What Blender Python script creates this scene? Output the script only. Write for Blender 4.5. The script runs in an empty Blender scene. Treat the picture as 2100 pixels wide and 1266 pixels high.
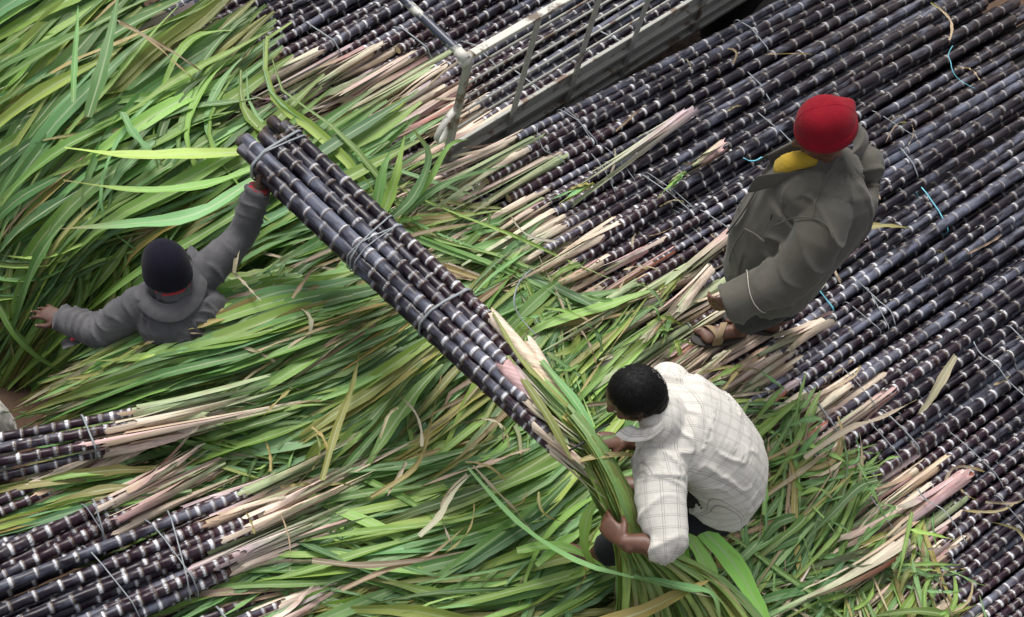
import bpy, bmesh, math, random
import numpy as np
from mathutils import Vector, Matrix, noise as mnoise

random.seed(7)
rng = np.random.default_rng(7)
R = math.radians
SC = bpy.context.scene
COL = SC.collection

# ------------------------------------------------------------------ camera
CAM_H, CAM_PITCH, CAM_ROLL, CAM_F = 7.1, 55.0, 18.0, 3380.0     # F in pixels of a 2100 px wide picture
_t, _a = R(CAM_PITCH), R(CAM_ROLL)
FW = np.array([0, math.cos(_t), -math.sin(_t)])
_r0 = np.array([1.0, 0, 0]); _u0 = np.array([0, math.sin(_t), math.cos(_t)])
CX = math.cos(_a)*_r0 + math.sin(_a)*_u0
CY = -math.sin(_a)*_r0 + math.cos(_a)*_u0
CPOS = np.array([0, 0, CAM_H])
cam_d = bpy.data.cameras.new('camera'); cam = bpy.data.objects.new('camera', cam_d); COL.objects.link(cam)
M = Matrix(((CX[0], CY[0], -FW[0], 0), (CX[1], CY[1], -FW[1], 0), (CX[2], CY[2], -FW[2], CAM_H), (0, 0, 0, 1)))
cam.matrix_world = M
cam_d.sensor_width = 36; cam_d.lens = 36*CAM_F/2100; cam_d.clip_end = 500; cam_d.clip_start = .1
SC.camera = cam

def P(x, y, z):
    """photo pixel + height of the thing it shows -> point in the place"""
    d = FW*CAM_F + CX*(x-1050) + CY*(633-y)
    return CPOS + d*((z-CAM_H)/d[2])

# ------------------------------------------------------------------ light: bright overcast
w = bpy.data.worlds.new('World'); SC.world = w; w.use_nodes = True
nt = w.node_tree; nt.nodes.clear()
sky = nt.nodes.new('ShaderNodeTexSky'); sky.sky_type = 'NISHITA'; sky.sun_disc = False
SUN_EL, SUN_AZ = R(58), R(-35)
sky.sun_elevation = SUN_EL; sky.sun_rotation = SUN_AZ; sky.dust_density = 4.0; sky.air_density = 1.0; sky.ozone_density = .6
hs = nt.nodes.new('ShaderNodeHueSaturation'); hs.inputs['Saturation'].default_value = .28
bg = nt.nodes.new('ShaderNodeBackground'); bg.inputs[1].default_value = .115
wo = nt.nodes.new('ShaderNodeOutputWorld')
nt.links.new(sky.outputs[0], hs.inputs['Color']); nt.links.new(hs.outputs[0], bg.inputs[0]); nt.links.new(bg.outputs[0], wo.inputs[0])
sd = bpy.data.lights.new('sun', 'SUN'); sd.energy = 1.5; sd.angle = R(24); sd.color = (1, .97, .93)
so = bpy.data.objects.new('sun', sd); COL.objects.link(so)
sdir = Vector((math.sin(SUN_AZ)*math.cos(SUN_EL), math.cos(SUN_AZ)*math.cos(SUN_EL), math.sin(SUN_EL)))
so.rotation_euler = sdir.to_track_quat('Z', 'Y').to_euler(); so.location = sdir*20
SC.view_settings.view_transform = 'Standard'; SC.view_settings.look = 'None'
SC.view_settings.exposure = 0.80; SC.view_settings.gamma = 1

# ------------------------------------------------------------------ helpers
def tag(o, label=None, cat=None, group=None, kind=None):
    if label: o['label'] = label
    if cat: o['category'] = cat
    if group: o['group'] = group
    if kind: o['kind'] = kind
    return o
def empty(name, loc=(0, 0, 0)):
    o = bpy.data.objects.new(name, None); COL.objects.link(o); o.location = loc; o.empty_display_size = .1
    return o
def link(name, me, parent=None, mat=None):
    o = bpy.data.objects.new(name, me); COL.objects.link(o)
    if mat is not None:
        if not me.materials: me.materials.append(mat)
    if parent is not None:
        o.parent = parent; o.matrix_parent_inverse = parent_inv(parent)
    return o
def parent_inv(p):
    m = Matrix.LocRotScale(p.location, p.rotation_euler, p.scale)
    if p.parent: m = Matrix.Translation(p.parent.location) @ p.matrix_parent_inverse @ m if False else m
    return m.inverted()
def mesh(name, verts, faces, smooth=True):
    me = bpy.data.meshes.new(name)
    me.from_pydata([tuple(map(float, v)) for v in verts], [], faces)
    if smooth: me.polygons.foreach_set('use_smooth', [True]*len(me.polygons))
    me.update(); return me
def quads_mesh(name, V, Fq, smooth=True):
    """fast mesh of quads from arrays"""
    me = bpy.data.meshes.new(name); n = len(Fq)
    me.vertices.add(len(V)); me.vertices.foreach_set('co', np.asarray(V, np.float32).ravel())
    me.loops.add(n*4); me.loops.foreach_set('vertex_index', np.asarray(Fq, np.int32).ravel())
    me.polygons.add(n); me.polygons.foreach_set('loop_start', np.arange(0, n*4, 4, dtype=np.int32))
    try: me.polygons.foreach_set('loop_total', np.full(n, 4, np.int32))
    except Exception: pass
    me.polygons.foreach_set('use_smooth', np.full(n, smooth))
    me.update(calc_edges=True); me.validate(); return me
def pcol(me, name, arr):
    a = me.attributes.new(name, 'FLOAT_COLOR', 'POINT')
    A = np.ones((len(arr), 4), np.float32); A[:, :np.asarray(arr).shape[1]] = arr
    a.data.foreach_set('color', A.ravel())
def norm(v):
    v = np.asarray(v, float); return v/(np.linalg.norm(v, axis=-1, keepdims=True)+1e-12)

def tube_arrays(pts, rad, n=10, cap=True, squash=None):
    """tube through pts, rad scalar or (ra, rb) per point -> verts, faces"""
    pts = np.asarray(pts, float); k = len(pts)
    T = norm(np.gradient(pts, axis=0)); V = []; F = []
    up = np.array([0, 0, 1.0]) if abs(T[0][2]) < .9 else np.array([1.0, 0, 0])
    s = norm(np.cross(T[0], up))
    for i in range(k):
        s = norm(s - T[i]*np.dot(s, T[i])); b = np.cross(s, T[i])
        r = rad[i] if hasattr(rad, '__len__') else rad
        ra, rb = (r if hasattr(r, '__len__') else (r, r))
        for j in range(n):
            a = 2*math.pi*j/n; V.append(pts[i] + s*ra*math.cos(a) + b*rb*math.sin(a))
    for i in range(k-1):
        for j in range(n):
            F.append((i*n+j, i*n+(j+1) % n, (i+1)*n+(j+1) % n, (i+1)*n+j))
    if cap:
        F.append(tuple(range(n-1, -1, -1))); F.append(tuple((k-1)*n+j for j in range(n)))
    return V, F
def join_arrays(parts):
    V = []; F = []
    for v, f in parts:
        o = len(V); V += list(v); F += [tuple(i+o for i in q) for q in f]
    return V, F
def box_arrays(c, ax, ay, az):
    """box by centre and three half-axis vectors"""
    c, ax, ay, az = map(lambda q: np.asarray(q, float), (c, ax, ay, az))
    V = [c+sx*ax+sy*ay+sz*az for sx in (-1, 1) for sy in (-1, 1) for sz in (-1, 1)]
    return V, [(0, 1, 3, 2), (4, 6, 7, 5), (0, 4, 5, 1), (2, 3, 7, 6), (0, 2, 6, 4), (1, 5, 7, 3)]
def bevel(o, wdt=.003, seg=2):
    m = o.modifiers.new('bevel', 'BEVEL'); m.width = wdt; m.segments = seg; m.limit_method = 'ANGLE'; return o
def catmull(ctrl, t):
    """ctrl (k,d), t array in 0..1, linear extrapolation outside"""
    ctrl = np.asarray(ctrl, float); k = len(ctrl); t = np.asarray(t, float)
    x = np.clip(t, 0, 1)*(k-1); i = np.minimum(x.astype(int), k-2); f = (x-i)[:, None]
    p1 = ctrl[i]; p2 = ctrl[i+1]
    p0 = np.where((i > 0)[:, None], ctrl[np.maximum(i-1, 0)], 2*p1-p2)
    p3 = np.where((i < k-2)[:, None], ctrl[np.minimum(i+2, k-1)], 2*p2-p1)
    out = .5*((2*p1)+(-p0+p2)*f+(2*p0-5*p1+4*p2-p3)*f**2+(-p0+3*p1-3*p2+p3)*f**3)
    lo = (t < 0)[:, None]; hi = (t > 1)[:, None]
    out = np.where(lo, ctrl[0]+(ctrl[1]-ctrl[0])*(t*(k-1))[:, None], out)
    return np.where(hi, ctrl[-1]+(ctrl[-1]-ctrl[-2])*((t-1)*(k-1))[:, None], out)

# ------------------------------------------------------------------ materials
def newmat(name):
    m = bpy.data.materials.new(name); m.use_nodes = True
    nt = m.node_tree; b = nt.nodes['Principled BSDF']; return m, nt, b
def N(nt, typ, **kw):
    n = nt.nodes.new(typ)
    for k, v in kw.items():
        if k in n.inputs: n.inputs[k].default_value = v
        else: setattr(n, k, v)
    return n
def ramp(nt, src, stops):
    r = nt.nodes.new('ShaderNodeValToRGB'); e = r.color_ramp.elements
    while len(e) < len(stops): e.new(.5)
    for q, (p, c) in zip(e, stops):
        q.position = p; q.color = (*c, 1) if len(c) == 3 else c
    nt.links.new(src, r.inputs[0]); return r
def mixc(nt, fac, a, b, mode='MIX'):
    m = nt.nodes.new('ShaderNodeMix'); m.data_type = 'RGBA'; m.blend_type = mode
    for s, v in ((0, fac), (6, a), (7, b)):
        if hasattr(v, 'is_output') or isinstance(v, bpy.types.NodeSocket): nt.links.new(v, m.inputs[s])
        elif s == 0: m.inputs[0].default_value = v
        else: m.inputs[s].default_value = (*v, 1)
    return m.outputs[2]
def mth(nt, op, a, b=None, clamp=False):
    m = nt.nodes.new('ShaderNodeMath'); m.operation = op; m.use_clamp = clamp
    for s, v in ((0, a), (1, b)):
        if v is None: continue
        if isinstance(v, bpy.types.NodeSocket): nt.links.new(v, m.inputs[s])
        else: m.inputs[s].default_value = v
    return m.outputs[0]
def coords(nt, scale, rand=True, kind='Object'):
    tc = nt.nodes.new('ShaderNodeTexCoord'); mp = nt.nodes.new('ShaderNodeMapping'); mp.inputs['Scale'].default_value = scale
    nt.links.new(tc.outputs[kind], mp.inputs[0])
    if rand:
        oi = nt.nodes.new('ShaderNodeObjectInfo'); ml = mth(nt, 'MULTIPLY', oi.outputs['Random'], 37.0)
        cb = nt.nodes.new('ShaderNodeCombineXYZ')
        for i in range(3): nt.links.new(ml, cb.inputs[i])
        nt.links.new(cb.outputs[0], mp.inputs['Location'])
    return mp.outputs[0]
def noise(nt, vec, scale=1, detail=4, rough=.6):
    n = nt.nodes.new('ShaderNodeTexNoise'); n.inputs['Scale'].default_value = scale; n.inputs['Detail'].default_value = detail
    n.inputs['Roughness'].default_value = rough; nt.links.new(vec, n.inputs['Vector']); return n
def bump(nt, b, h, st=.3, dist=.003):
    n = nt.nodes.new('ShaderNodeBump'); n.inputs['Strength'].default_value = st; n.inputs['Distance'].default_value = dist
    nt.links.new(h, n.inputs['Height']); nt.links.new(n.outputs[0], b.inputs['Normal'])

def mat_cane():
    m, nt, b = newmat('sugarcane_rind'); L = nt.links
    at = N(nt, 'ShaderNodeAttribute', attribute_name='cane'); sp = nt.nodes.new('ShaderNodeSeparateColor'); L.new(at.outputs['Color'], sp.inputs[0])
    oi = nt.nodes.new('ShaderNodeObjectInfo')
    streak = noise(nt, coords(nt, (7, 55, 55)), 1, 5, .65)
    patch = noise(nt, coords(nt, (5, 14, 14)), 1, 4, .6)
    fine = noise(nt, coords(nt, (60, 160, 160)), 1, 3, .6)
    base = mixc(nt, streak.outputs['Fac'], (.0030, .0020, .0050), (.014, .0085, .017))
    red = mth(nt, 'MULTIPLY', mth(nt, 'SUBTRACT', sp.outputs[1], .72, True), 2.2, True)
    base = mixc(nt, red, base, (.045, .013, .021))
    dirt = mth(nt, 'MULTIPLY', mth(nt, 'SUBTRACT', .42, sp.outputs[1], True), 1.7, True)
    dn = mth(nt, 'MULTIPLY', dirt, ramp(nt, streak.outputs['Fac'], [(.35, (0, 0, 0)), (.7, (1, 1, 1))]).outputs[0])
    base = mixc(nt, dn, base, (.055, .042, .036))
    # waxy blue bloom in patches, heavier on some stalks
    ob = mth(nt, 'MULTIPLY', mth(nt, 'POWER', oi.outputs['Random'], 2.2), .22)
    bl = mth(nt, 'ADD', patch.outputs['Fac'], ob)
    bl = ramp(nt, bl, [(.575, (0, 0, 0)), (.76, (1, 1, 1))]).outputs[0]
    bl = mth(nt, 'MULTIPLY', bl, ramp(nt, streak.outputs['Fac'], [(.25, (.25, .25, .25)), (.6, (1, 1, 1))]).outputs[0])
    bl = mth(nt, 'MULTIPLY', bl, .8)
    base = mixc(nt, bl, base, (.155, .17, .225))
    ring = mth(nt, 'MULTIPLY', sp.outputs[0], ramp(nt, mth(nt, 'ADD', mth(nt, 'MULTIPLY', fine.outputs['Fac'], .5), mth(nt, 'MULTIPLY', patch.outputs['Fac'], .5)), [(.40, (.08, .08, .08)), (.52, (1, 1, 1))]).outputs[0])
    ring = mth(nt, 'MULTIPLY', ring, mth(nt, 'ADD', .55, mth(nt, 'MULTIPLY', sp.outputs[1], .65)), True)
    base = mixc(nt, ring, base, (.72, .73, .76))
    base = mixc(nt, mth(nt, 'MULTIPLY', sp.outputs[2], .8), base, (.16, .11, .07))
    L.new(base, b.inputs['Base Color'])
    rr = mixc(nt, mth(nt, 'ADD', bl, ring, True), (.30, .30, .30), (.62, .62, .62)); L.new(rr, b.inputs['Roughness'])
    b.inputs['Specular IOR Level'].default_value = .25
    bump(nt, b, streak.outputs['Fac'], .25, .002)
    return m

def mat_leaf():
    m, nt, b = newmat('cane_leaf_blade'); L = nt.links
    at = N(nt, 'ShaderNodeAttribute', attribute_name='lc'); uv = N(nt, 'ShaderNodeAttribute', attribute_name='luv')
    sp = nt.nodes.new('ShaderNodeSeparateColor'); L.new(uv.outputs['Color'], sp.inputs[0])
    mp = nt.nodes.new('ShaderNodeMapping'); mp.inputs['Scale'].default_value = (26, 2.2, 40); L.new(uv.outputs['Vector'], mp.inputs[0])
    vein = noise(nt, mp.outputs[0], 1, 3, .6)
    mp2 = nt.nodes.new('ShaderNodeMapping'); mp2.inputs['Scale'].default_value = (3, 5, 60); L.new(uv.outputs['Vector'], mp2.inputs[0])
    blot = noise(nt, mp2.outputs[0], 1, 4, .65)
    c = mixc(nt, vein.outputs['Fac'], (.62, .62, .6), (1.25, 1.25, 1.25), 'MIX')
    col = mixc(nt, 1.0, at.outputs['Color'], c, 'MULTIPLY')
    yl = ramp(nt, blot.outputs['Fac'], [(.56, (0, 0, 0)), (.78, (1, 1, 1))]).outputs[0]
    col = mixc(nt, mth(nt, 'MULTIPLY', yl, .45), col, (.23, .24, .07))
    # pale midrib and dry margins
    d = mth(nt, 'ABSOLUTE', mth(nt, 'SUBTRACT', sp.outputs[0], .5))
    rib = ramp(nt, d, [(0.03, (1, 1, 1)), (.085, (0, 0, 0))]).outputs[0]
    rib = mth(nt, 'MULTIPLY', rib, mth(nt, 'SUBTRACT', .75, mth(nt, 'MULTIPLY', sp.outputs[1], .7), True))
    col = mixc(nt, rib, col, (.50, .56, .36))
    ed = ramp(nt, mth(nt, 'ADD', d, mth(nt, 'MULTIPLY', blot.outputs['Fac'], .07)), [(.505, (0, 0, 0)), (.54, (1, 1, 1))]).outputs[0]
    col = mixc(nt, mth(nt, 'MULTIPLY', ed, .5), col, (.24, .19, .09))
    L.new(col, b.inputs['Base Color']); b.inputs['Roughness'].default_value = .5; b.inputs['Specular IOR Level'].default_value = .38
    bump(nt, b, vein.outputs['Fac'], .35, .002)
    tr = nt.nodes.new('ShaderNodeBsdfTranslucent'); L.new(mixc(nt, 1.0, col, (1.1, 1.25, .55), 'MULTIPLY'), tr.inputs[0])
    mx = nt.nodes.new('ShaderNodeMixShader'); mx.inputs[0].default_value = .28
    L.new(b.outputs[0], mx.inputs[1]); L.new(tr.outputs[0], mx.inputs[2]); L.new(mx.outputs[0], nt.nodes['Material Output'].inputs[0])
    return m

def mat_sheath():
    m, nt, b = newmat('leaf_sheath'); L = nt.links
    at = N(nt, 'ShaderNodeAttribute', attribute_name='lc')
    st = noise(nt, coords(nt, (4, 90, 90)), 1, 4, .6); bl = noise(nt, coords(nt, (7, 25, 25)), 1, 4, .6)
    col = mixc(nt, 1.0, at.outputs['Color'], mixc(nt, ramp(nt, st.outputs['Fac'], [(.3, (0, 0, 0)), (.7, (1, 1, 1))]).outputs[0], (.66, .62, .60), (1.3, 1.3, 1.3)), 'MULTIPLY')
    col = mixc(nt, mth(nt, 'MULTIPLY', ramp(nt, bl.outputs['Fac'], [(.55, (0, 0, 0)), (.66, (1, 1, 1))]).outputs[0], .32), col, (.26, .10, .10))
    L.new(col, b.inputs['Base Color']); b.inputs['Roughness'].default_value = .6
    bump(nt, b, st.outputs['Fac'], .4, .003)
    return m

def mat_plain(name, col, rough=.6, nscale=(30, 30, 30), var=.25, metal=0, bstr=.2, bdist=.002, col2=None, thr=None):
    m, nt, b = newmat(name); L = nt.links
    n = noise(nt, coords(nt, nscale), 1, 5, .6)
    c1 = tuple(x*(1-var) for x in col); c2 = tuple(min(1, x*(1+var)) for x in col)
    c = mixc(nt, n.outputs['Fac'], c1, c2)
    if col2 is not None:
        n2 = noise(nt, coords(nt, tuple(q*.35 for q in nscale)), 1, 6, .68)
        c = mixc(nt, ramp(nt, n2.outputs['Fac'], [(thr, (0, 0, 0)), (thr+.06, (1, 1, 1))]).outputs[0], c, col2)
    L.new(c, b.inputs['Base Color']); b.inputs['Roughness'].default_value = rough; b.inputs['Metallic'].default_value = metal
    bump(nt, b, n.outputs['Fac'], bstr, bdist); return m

MC, ML, MS = mat_cane(), mat_leaf(), mat_sheath()
M_SOIL = mat_plain('soil', (.085, .050, .030), .95, (9, 9, 9), .5, bstr=.8, bdist=.03)
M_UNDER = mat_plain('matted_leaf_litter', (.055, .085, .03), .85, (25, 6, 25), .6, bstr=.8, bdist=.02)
M_TWINE = mat_plain('plastic_twine', (.20, .22, .23), .45, (60, 60, 60), .2)
M_TWINE_B = mat_plain('blue_plastic_twine', (.12, .42, .52), .45, (60, 60, 60), .2)
M_PITH = mat_plain('cut_cane_pith', (.62, .52, .30), .7, (90, 90, 90), .2)
M_RAIL = mat_plain('worn_white_paint', (.50, .49, .43), .55, (14, 14, 14), .2, col2=(.12, .085, .06), thr=.545)
M_RAILD = mat_plain('grey_painted_steel', (.33, .325, .285), .55, (14, 14, 14), .18, col2=(.14, .09, .06), thr=.56)
M_TUBE = mat_plain('dark_steel_tube', (.035, .042, .065), .35, (10, 10, 10), .3, col2=(.55, .54, .47), thr=.56)
M_RUBBER = mat_plain('tyre_rubber', (.02, .02, .02), .8)

def world(o):
    m = o.matrix_basis.copy()
    if o.parent: m = world(o.parent) @ o.matrix_parent_inverse @ m
    return m
def parent_inv(p): return world(p).inverted()

# ------------------------------------------------------------------ ground
def ground():
    n = 60; xs = np.linspace(-40, 40, n); V = []; F = []
    xs = np.sign(xs)*(np.abs(xs)/40)**2.2*40
    for j in range(n):
        for i in range(n):
            x, y = xs[i], xs[j]+4
            V.append((x, y, .02*math.sin(x*5.1+y*2)*math.cos(y*4.3) if abs(x) < 6 else 0))
    for j in range(n-1):
        for i in range(n-1): F.append((j*n+i, j*n+i+1, (j+1)*n+i+1, (j+1)*n+i))
    o = link('ground', mesh('ground', V, F), None, M_SOIL); o['kind'] = 'structure'
ground()

# ------------------------------------------------------------------ sugarcane stalks
def stalk_mesh(i, L, rt, rb, n=10, gap0=.036, gap1=.122, bend=1.0):
    """stalk along +X, its top at x = 0; swollen joints with a wax band below each"""
    rr = random.Random(100+i); loops = []; x = .0; k = 0
    loops.append((-.004, rt*.92, 0, .6)); x = .02
    ph, am = rr.uniform(0, 6), rr.uniform(.005, .026)*bend
    nodes = []
    while x < L-.05:
        nodes.append(x); f = min(1, x/1.1)
        x += (gap0+(gap1-gap0)*f**.8)*rr.uniform(.7, 1.3)
    def rad(x): return rt+(rb-rt)*min(1, x/(.55*L))
    for q, xn in enumerate(nodes):
        r = rad(xn); nx = nodes[q+1] if q+1 < len(nodes) else L
        s = rr.uniform(.85, 1.1);  bw = rr.uniform(.005, .013)
        loops += [(xn-.007, r*1.0, .0, 0), (xn-.0035, r*1.055, .0, .9), (xn, r*1.075*s, .35, .35), (xn+.0035, r*1.03, 1, 0),
                  (xn+bw, r*1.0, .95, 0), (xn+bw+.005, r*.99, .06, 0)]
        if nx-xn > .06: loops.append(((xn+bw+nx)/2, r*.965, 0, 0))
    loops += [(L-.003, rad(L)*1.0, 0, .3), (L, rad(L)*.92, 0, 1)]
    loops.sort(key=lambda q: q[0])
    V = []; C = []; F = []; k = len(loops)
    oy = 0
    for q, (x, r, ring, scar) in enumerate(loops):
        rw = .35+.65*math.sin(x*37.7+i*3)**2
        kink = .0016*math.sin(q*2.4+i)
        cy = am*math.sin(ph+x*1.7)-am*math.sin(ph)+kink; cz = am*.6*math.cos(ph*1.3+x*1.5)-am*.6*math.cos(ph*1.3)
        for j in range(n):
            a = 2*math.pi*j/n
            V.append((x, cy+r*math.cos(a), cz+r*math.sin(a)))
            C.append((ring*rw*rr.uniform(.75, 1), 1-min(1, x/2.4), scar))
    for q in range(k-1):
        for j in range(n): F.append((q*n+j, (q+1)*n+j, (q+1)*n+(j+1) % n, q*n+(j+1) % n))
    F.append(tuple((k-1)*n+j for j in range(n-1, -1, -1)))
    F.append(tuple(range(n)))
    me = mesh('stalk', V, F); pcol(me, 'cane', C)
    me.materials.append(MC); me.materials.append(M_PITH)
    me.polygons[len(F)-2].material_index = 1; me.polygons[len(F)-1].material_index = 1; me.polygons[len(F)-1].use_smooth = False; me.polygons[len(F)-2].use_smooth = False
    return me
STALKS = [stalk_mesh(i, random.Random(i).uniform(2.9, 3.4), .0205, .0245) for i in range(26)]
STALKS_BIG = [stalk_mesh(40+i, 1.62+.05*i, .0225, .0275, 14, .05, .10) for i in range(6)]
STALKS_THIN = [stalk_mesh(60+i, 2.3, .019, .022) for i in range(5)]

SH_CREAM, SH_PINK, SH_GREEN, SH_RED, SH_TAN, SH_MAUVE = (.62, .53, .42), (.50, .32, .31), (.30, .38, .20), (.40, .10, .05), (.46, .34, .23), (.40, .31, .33)
def sheath_mesh(i, L=.42, r=.0235):
    """the leaf sheath that still wraps a stalk's top: a ragged sleeve that splits into overlapping dry and green strips; runs to -X"""
    rr = random.Random(500+i); V = []; C = []; F = []
    pal = rr.choice([(SH_CREAM, SH_PINK), (SH_PINK, SH_GREEN), (SH_CREAM, SH_GREEN), (SH_MAUVE, SH_CREAM), (SH_TAN, SH_CREAM), (SH_GREEN, SH_GREEN), (SH_PINK, SH_MAUVE), (SH_CREAM, SH_TAN), (SH_MAUVE, SH_GREEN)])
    bend = rr.uniform(-.05, .05); sag = rr.uniform(-.03, .03)
    ns = rr.randint(7, 11); k = 9; n = 8
    for e in range(5):                       # the rolled young leaves inside
        f = e/4
        for j in range(n):
            a = 2*math.pi*j/n; rad = r*(.86-.62*f)
            V.append((.02-(.75*L)*f, bend*f*f*.6+rad*math.cos(a), sag*f*f*.6+rad*.85*math.sin(a))); C.append((np.array(pal[0])*(1-f)+np.array(SH_GREEN)*f)*rr.uniform(.75, .95))
    F += [(e*n+j, e*n+(j+1) % n, (e+1)*n+(j+1) % n, (e+1)*n+j) for e in range(4) for j in range(n)]
    for q in range(ns):
        a0 = 2*math.pi*q/ns+rr.uniform(-.3, .3); half = math.pi/ns*rr.uniform(.8, 1.7)
        x0 = rr.uniform(-.06, .12); ln = L*rr.uniform(.35, 1.25); curl = rr.uniform(.0, .07) if rr.random() < .3 else rr.uniform(-.006, .008)
        c0 = np.array(pal[0])*rr.uniform(.8, 1.25); c1 = np.array(pal[1])*rr.uniform(.8, 1.25)
        if rr.random() < .25: c0 = np.array(rr.choice([SH_TAN, SH_CREAM, SH_MAUVE, SH_PINK, SH_RED]))*rr.uniform(.7, 1)
        if rr.random() < .2: c1 = np.array(rr.choice([SH_TAN, SH_CREAM, (.28, .20, .13)]))
        o = len(V); drift = rr.uniform(-.6, .6); tipw = rr.uniform(.05, .5)
        for e in range(k):
            f = e/(k-1); x = x0-(ln+x0)*f; rad = r*(1.0+.05*math.sin(f*3)-.5*f*(ln/L))+curl*f*f+.0010*(q % 3)
            hw = half*(1-(1-tipw)*f**2)*(1+rr.uniform(-.08, .08))
            for j in range(4):
                a = a0+drift*f+hw*(j/1.5-1); jag = rr.uniform(-.02, .02) if e in (0, k-1) else 0
                V.append((x+jag, bend*f*f+rad*math.cos(a), sag*f*f+rad*(1-.3*f)*math.sin(a)))
                c = c0*(1-f)+c1*f
                if f > .6: c = c+(np.array(SH_GREEN)*rr.uniform(.5, .9)-c)*(f-.6)*1.6
                C.append(c*rr.uniform(.88, 1.1))
        for e in range(k-1):
            for j in range(3): F.append((o+e*4+j, o+e*4+j+1, o+(e+1)*4+j+1, o+(e+1)*4+j))
    me = mesh('sheath', V, F); pcol(me, 'lc', C); me.materials.append(MS); return me
SHEATHS = [sheath_mesh(i, random.Random(i+9).uniform(.38, .75)) for i in range(22)]

def place(name, me, parent, pos, dirv, roll):
    o = bpy.data.objects.new(name, me); COL.objects.link(o)
    d = Vector(dirv).normalized(); side = d.cross(Vector((0, 0, 1))).normalized(); up = side.cross(d)
    rot = Matrix((( d.x, -side.x, up.x), (d.y, -side.y, up.y), (d.z, -side.z, up.z)))
    rot = rot.to_4x4() @ Matrix.Rotation(roll, 4, 'X')
    o.matrix_basis = Matrix.Translation(Vector(pos)) @ rot
    o.parent = parent; o.matrix_parent_inverse = parent_inv(parent); return o

def hull2(pts):
    pts = sorted(map(tuple, pts))
    def half(ps):
        h = []
        for p in ps:
            while len(h) > 1 and (h[-1][0]-h[-2][0])*(p[1]-h[-2][1])-(h[-1][1]-h[-2][1])*(p[0]-h[-2][0]) <= 0: h.pop()
            h.append(p)
        return h[:-1]
    return half(pts)+half(pts[::-1])
def strap_mesh(circles, O, c, up, d, wdt=.008, skew=.0, th=.0025):
    """flat plastic band drawn tight round the circles (y, z, r) of a bundle's cross section"""
    pts = []
    for (y, z, r) in circles:
        for j in range(16):
            a = 2*math.pi*j/16; pts.append((y+(r+.0035)*math.cos(a), z+(r+.0035)*math.sin(a)))
    h = hull2(pts); V = []; F = []; k = len(h)
    O, c, up, d = map(np.asarray, (O, c, up, d))
    for q, (y, z) in enumerate(h):
        nb = norm(np.array([h[(q+1) % k][1]-h[q-1][1], -(h[(q+1) % k][0]-h[q-1][0])]))
        sk = skew*y
        for (e, t) in ((-wdt, 0), (wdt, 0), (wdt, th), (-wdt, th)):
            V.append(O+c*(y+nb[0]*t)+up*(z+nb[1]*t)+d*(e+sk))
    for q in range(k):
        a, b = q*4, ((q+1) % k)*4
        for j in range(4): F.append((a+j, b+j, b+(j+1) % 4, a+(j+1) % 4))
    return mesh('twine', V, F)

def droppack(n, width, z0, radf, cands=24, seed=1, heapw=0):
    rr = random.Random(seed); out = []
    for i in range(n):
        best = None; r = radf(rr)
        for _ in range(cands):
            y = rr.uniform(r, width-r); z = z0+r
            for (yy, zz, r2) in out:
                dx = abs(y-yy)
                if dx < r+r2: z = max(z, zz+math.sqrt((r+r2)**2-dx*dx))
            z2 = z+heapw*abs(y-width/2)
            if best is None or z2 < best[2]: best = (y, z, z2)
        out.append((best[0], best[1], r))
    return out

def bundle(label, group, canes, O, d, c, meshes, straps=(), sheath_p=.97, name='sugarcane_bundle', slope=0, twm=None, tops=True, shscale=1):
    """canes: list of (y, z, r, s_top, dyaw). O: xy origin. d from tops to butts, c across, both horizontal"""
    d = np.array([d[0], d[1], slope]); c = np.array([c[0], c[1], 0.0]); O = np.array([O[0], O[1], 0.0])
    up = norm(np.cross(c, d)) if np.cross(c, d)[2] > 0 else norm(np.cross(d, c))
    mid = canes[len(canes)//2]
    root = empty(name, O+c*mid[0]+d*(mid[3]+.8)+np.array([0, 0, min(q[1]-q[2] for q in canes)]))
    tag(root, label, 'sugarcane', group)
    for (y, z, r, st, yaw) in canes:
        me = random.choice(meshes); rm = max(.5, r/.0228)
        dd = norm(d+c*math.tan(yaw))
        pos = O+c*y+d*st+np.array([0, 0, z])
        o = place('stalk', me, root, pos, dd, random.uniform(0, 6.28))
        if meshes is STALKS: o.scale = (random.uniform(.94, 1.05), rm, rm)
        if tops and random.random() < sheath_p:
            s = place('sheath', random.choice(SHEATHS), root, pos+np.array([0, 0, .0]), dd, random.uniform(0, 6.28))
            s.scale = (random.uniform(.7, 1.25)*shscale, rm*shscale, rm*shscale)
    for (s0, skew, w) in straps:
        circ = [(y+(s0-st)*math.tan(yaw), z, r*1.06) for (y, z, r, st, yaw) in canes if st < s0-.02]
        if len(circ) > 2:
            t = link('twine', strap_mesh(circ, O+d*s0, c, np.array([0, 0, 1.0]), norm(d), w, skew), root, twm or M_TWINE)
    return root

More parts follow.
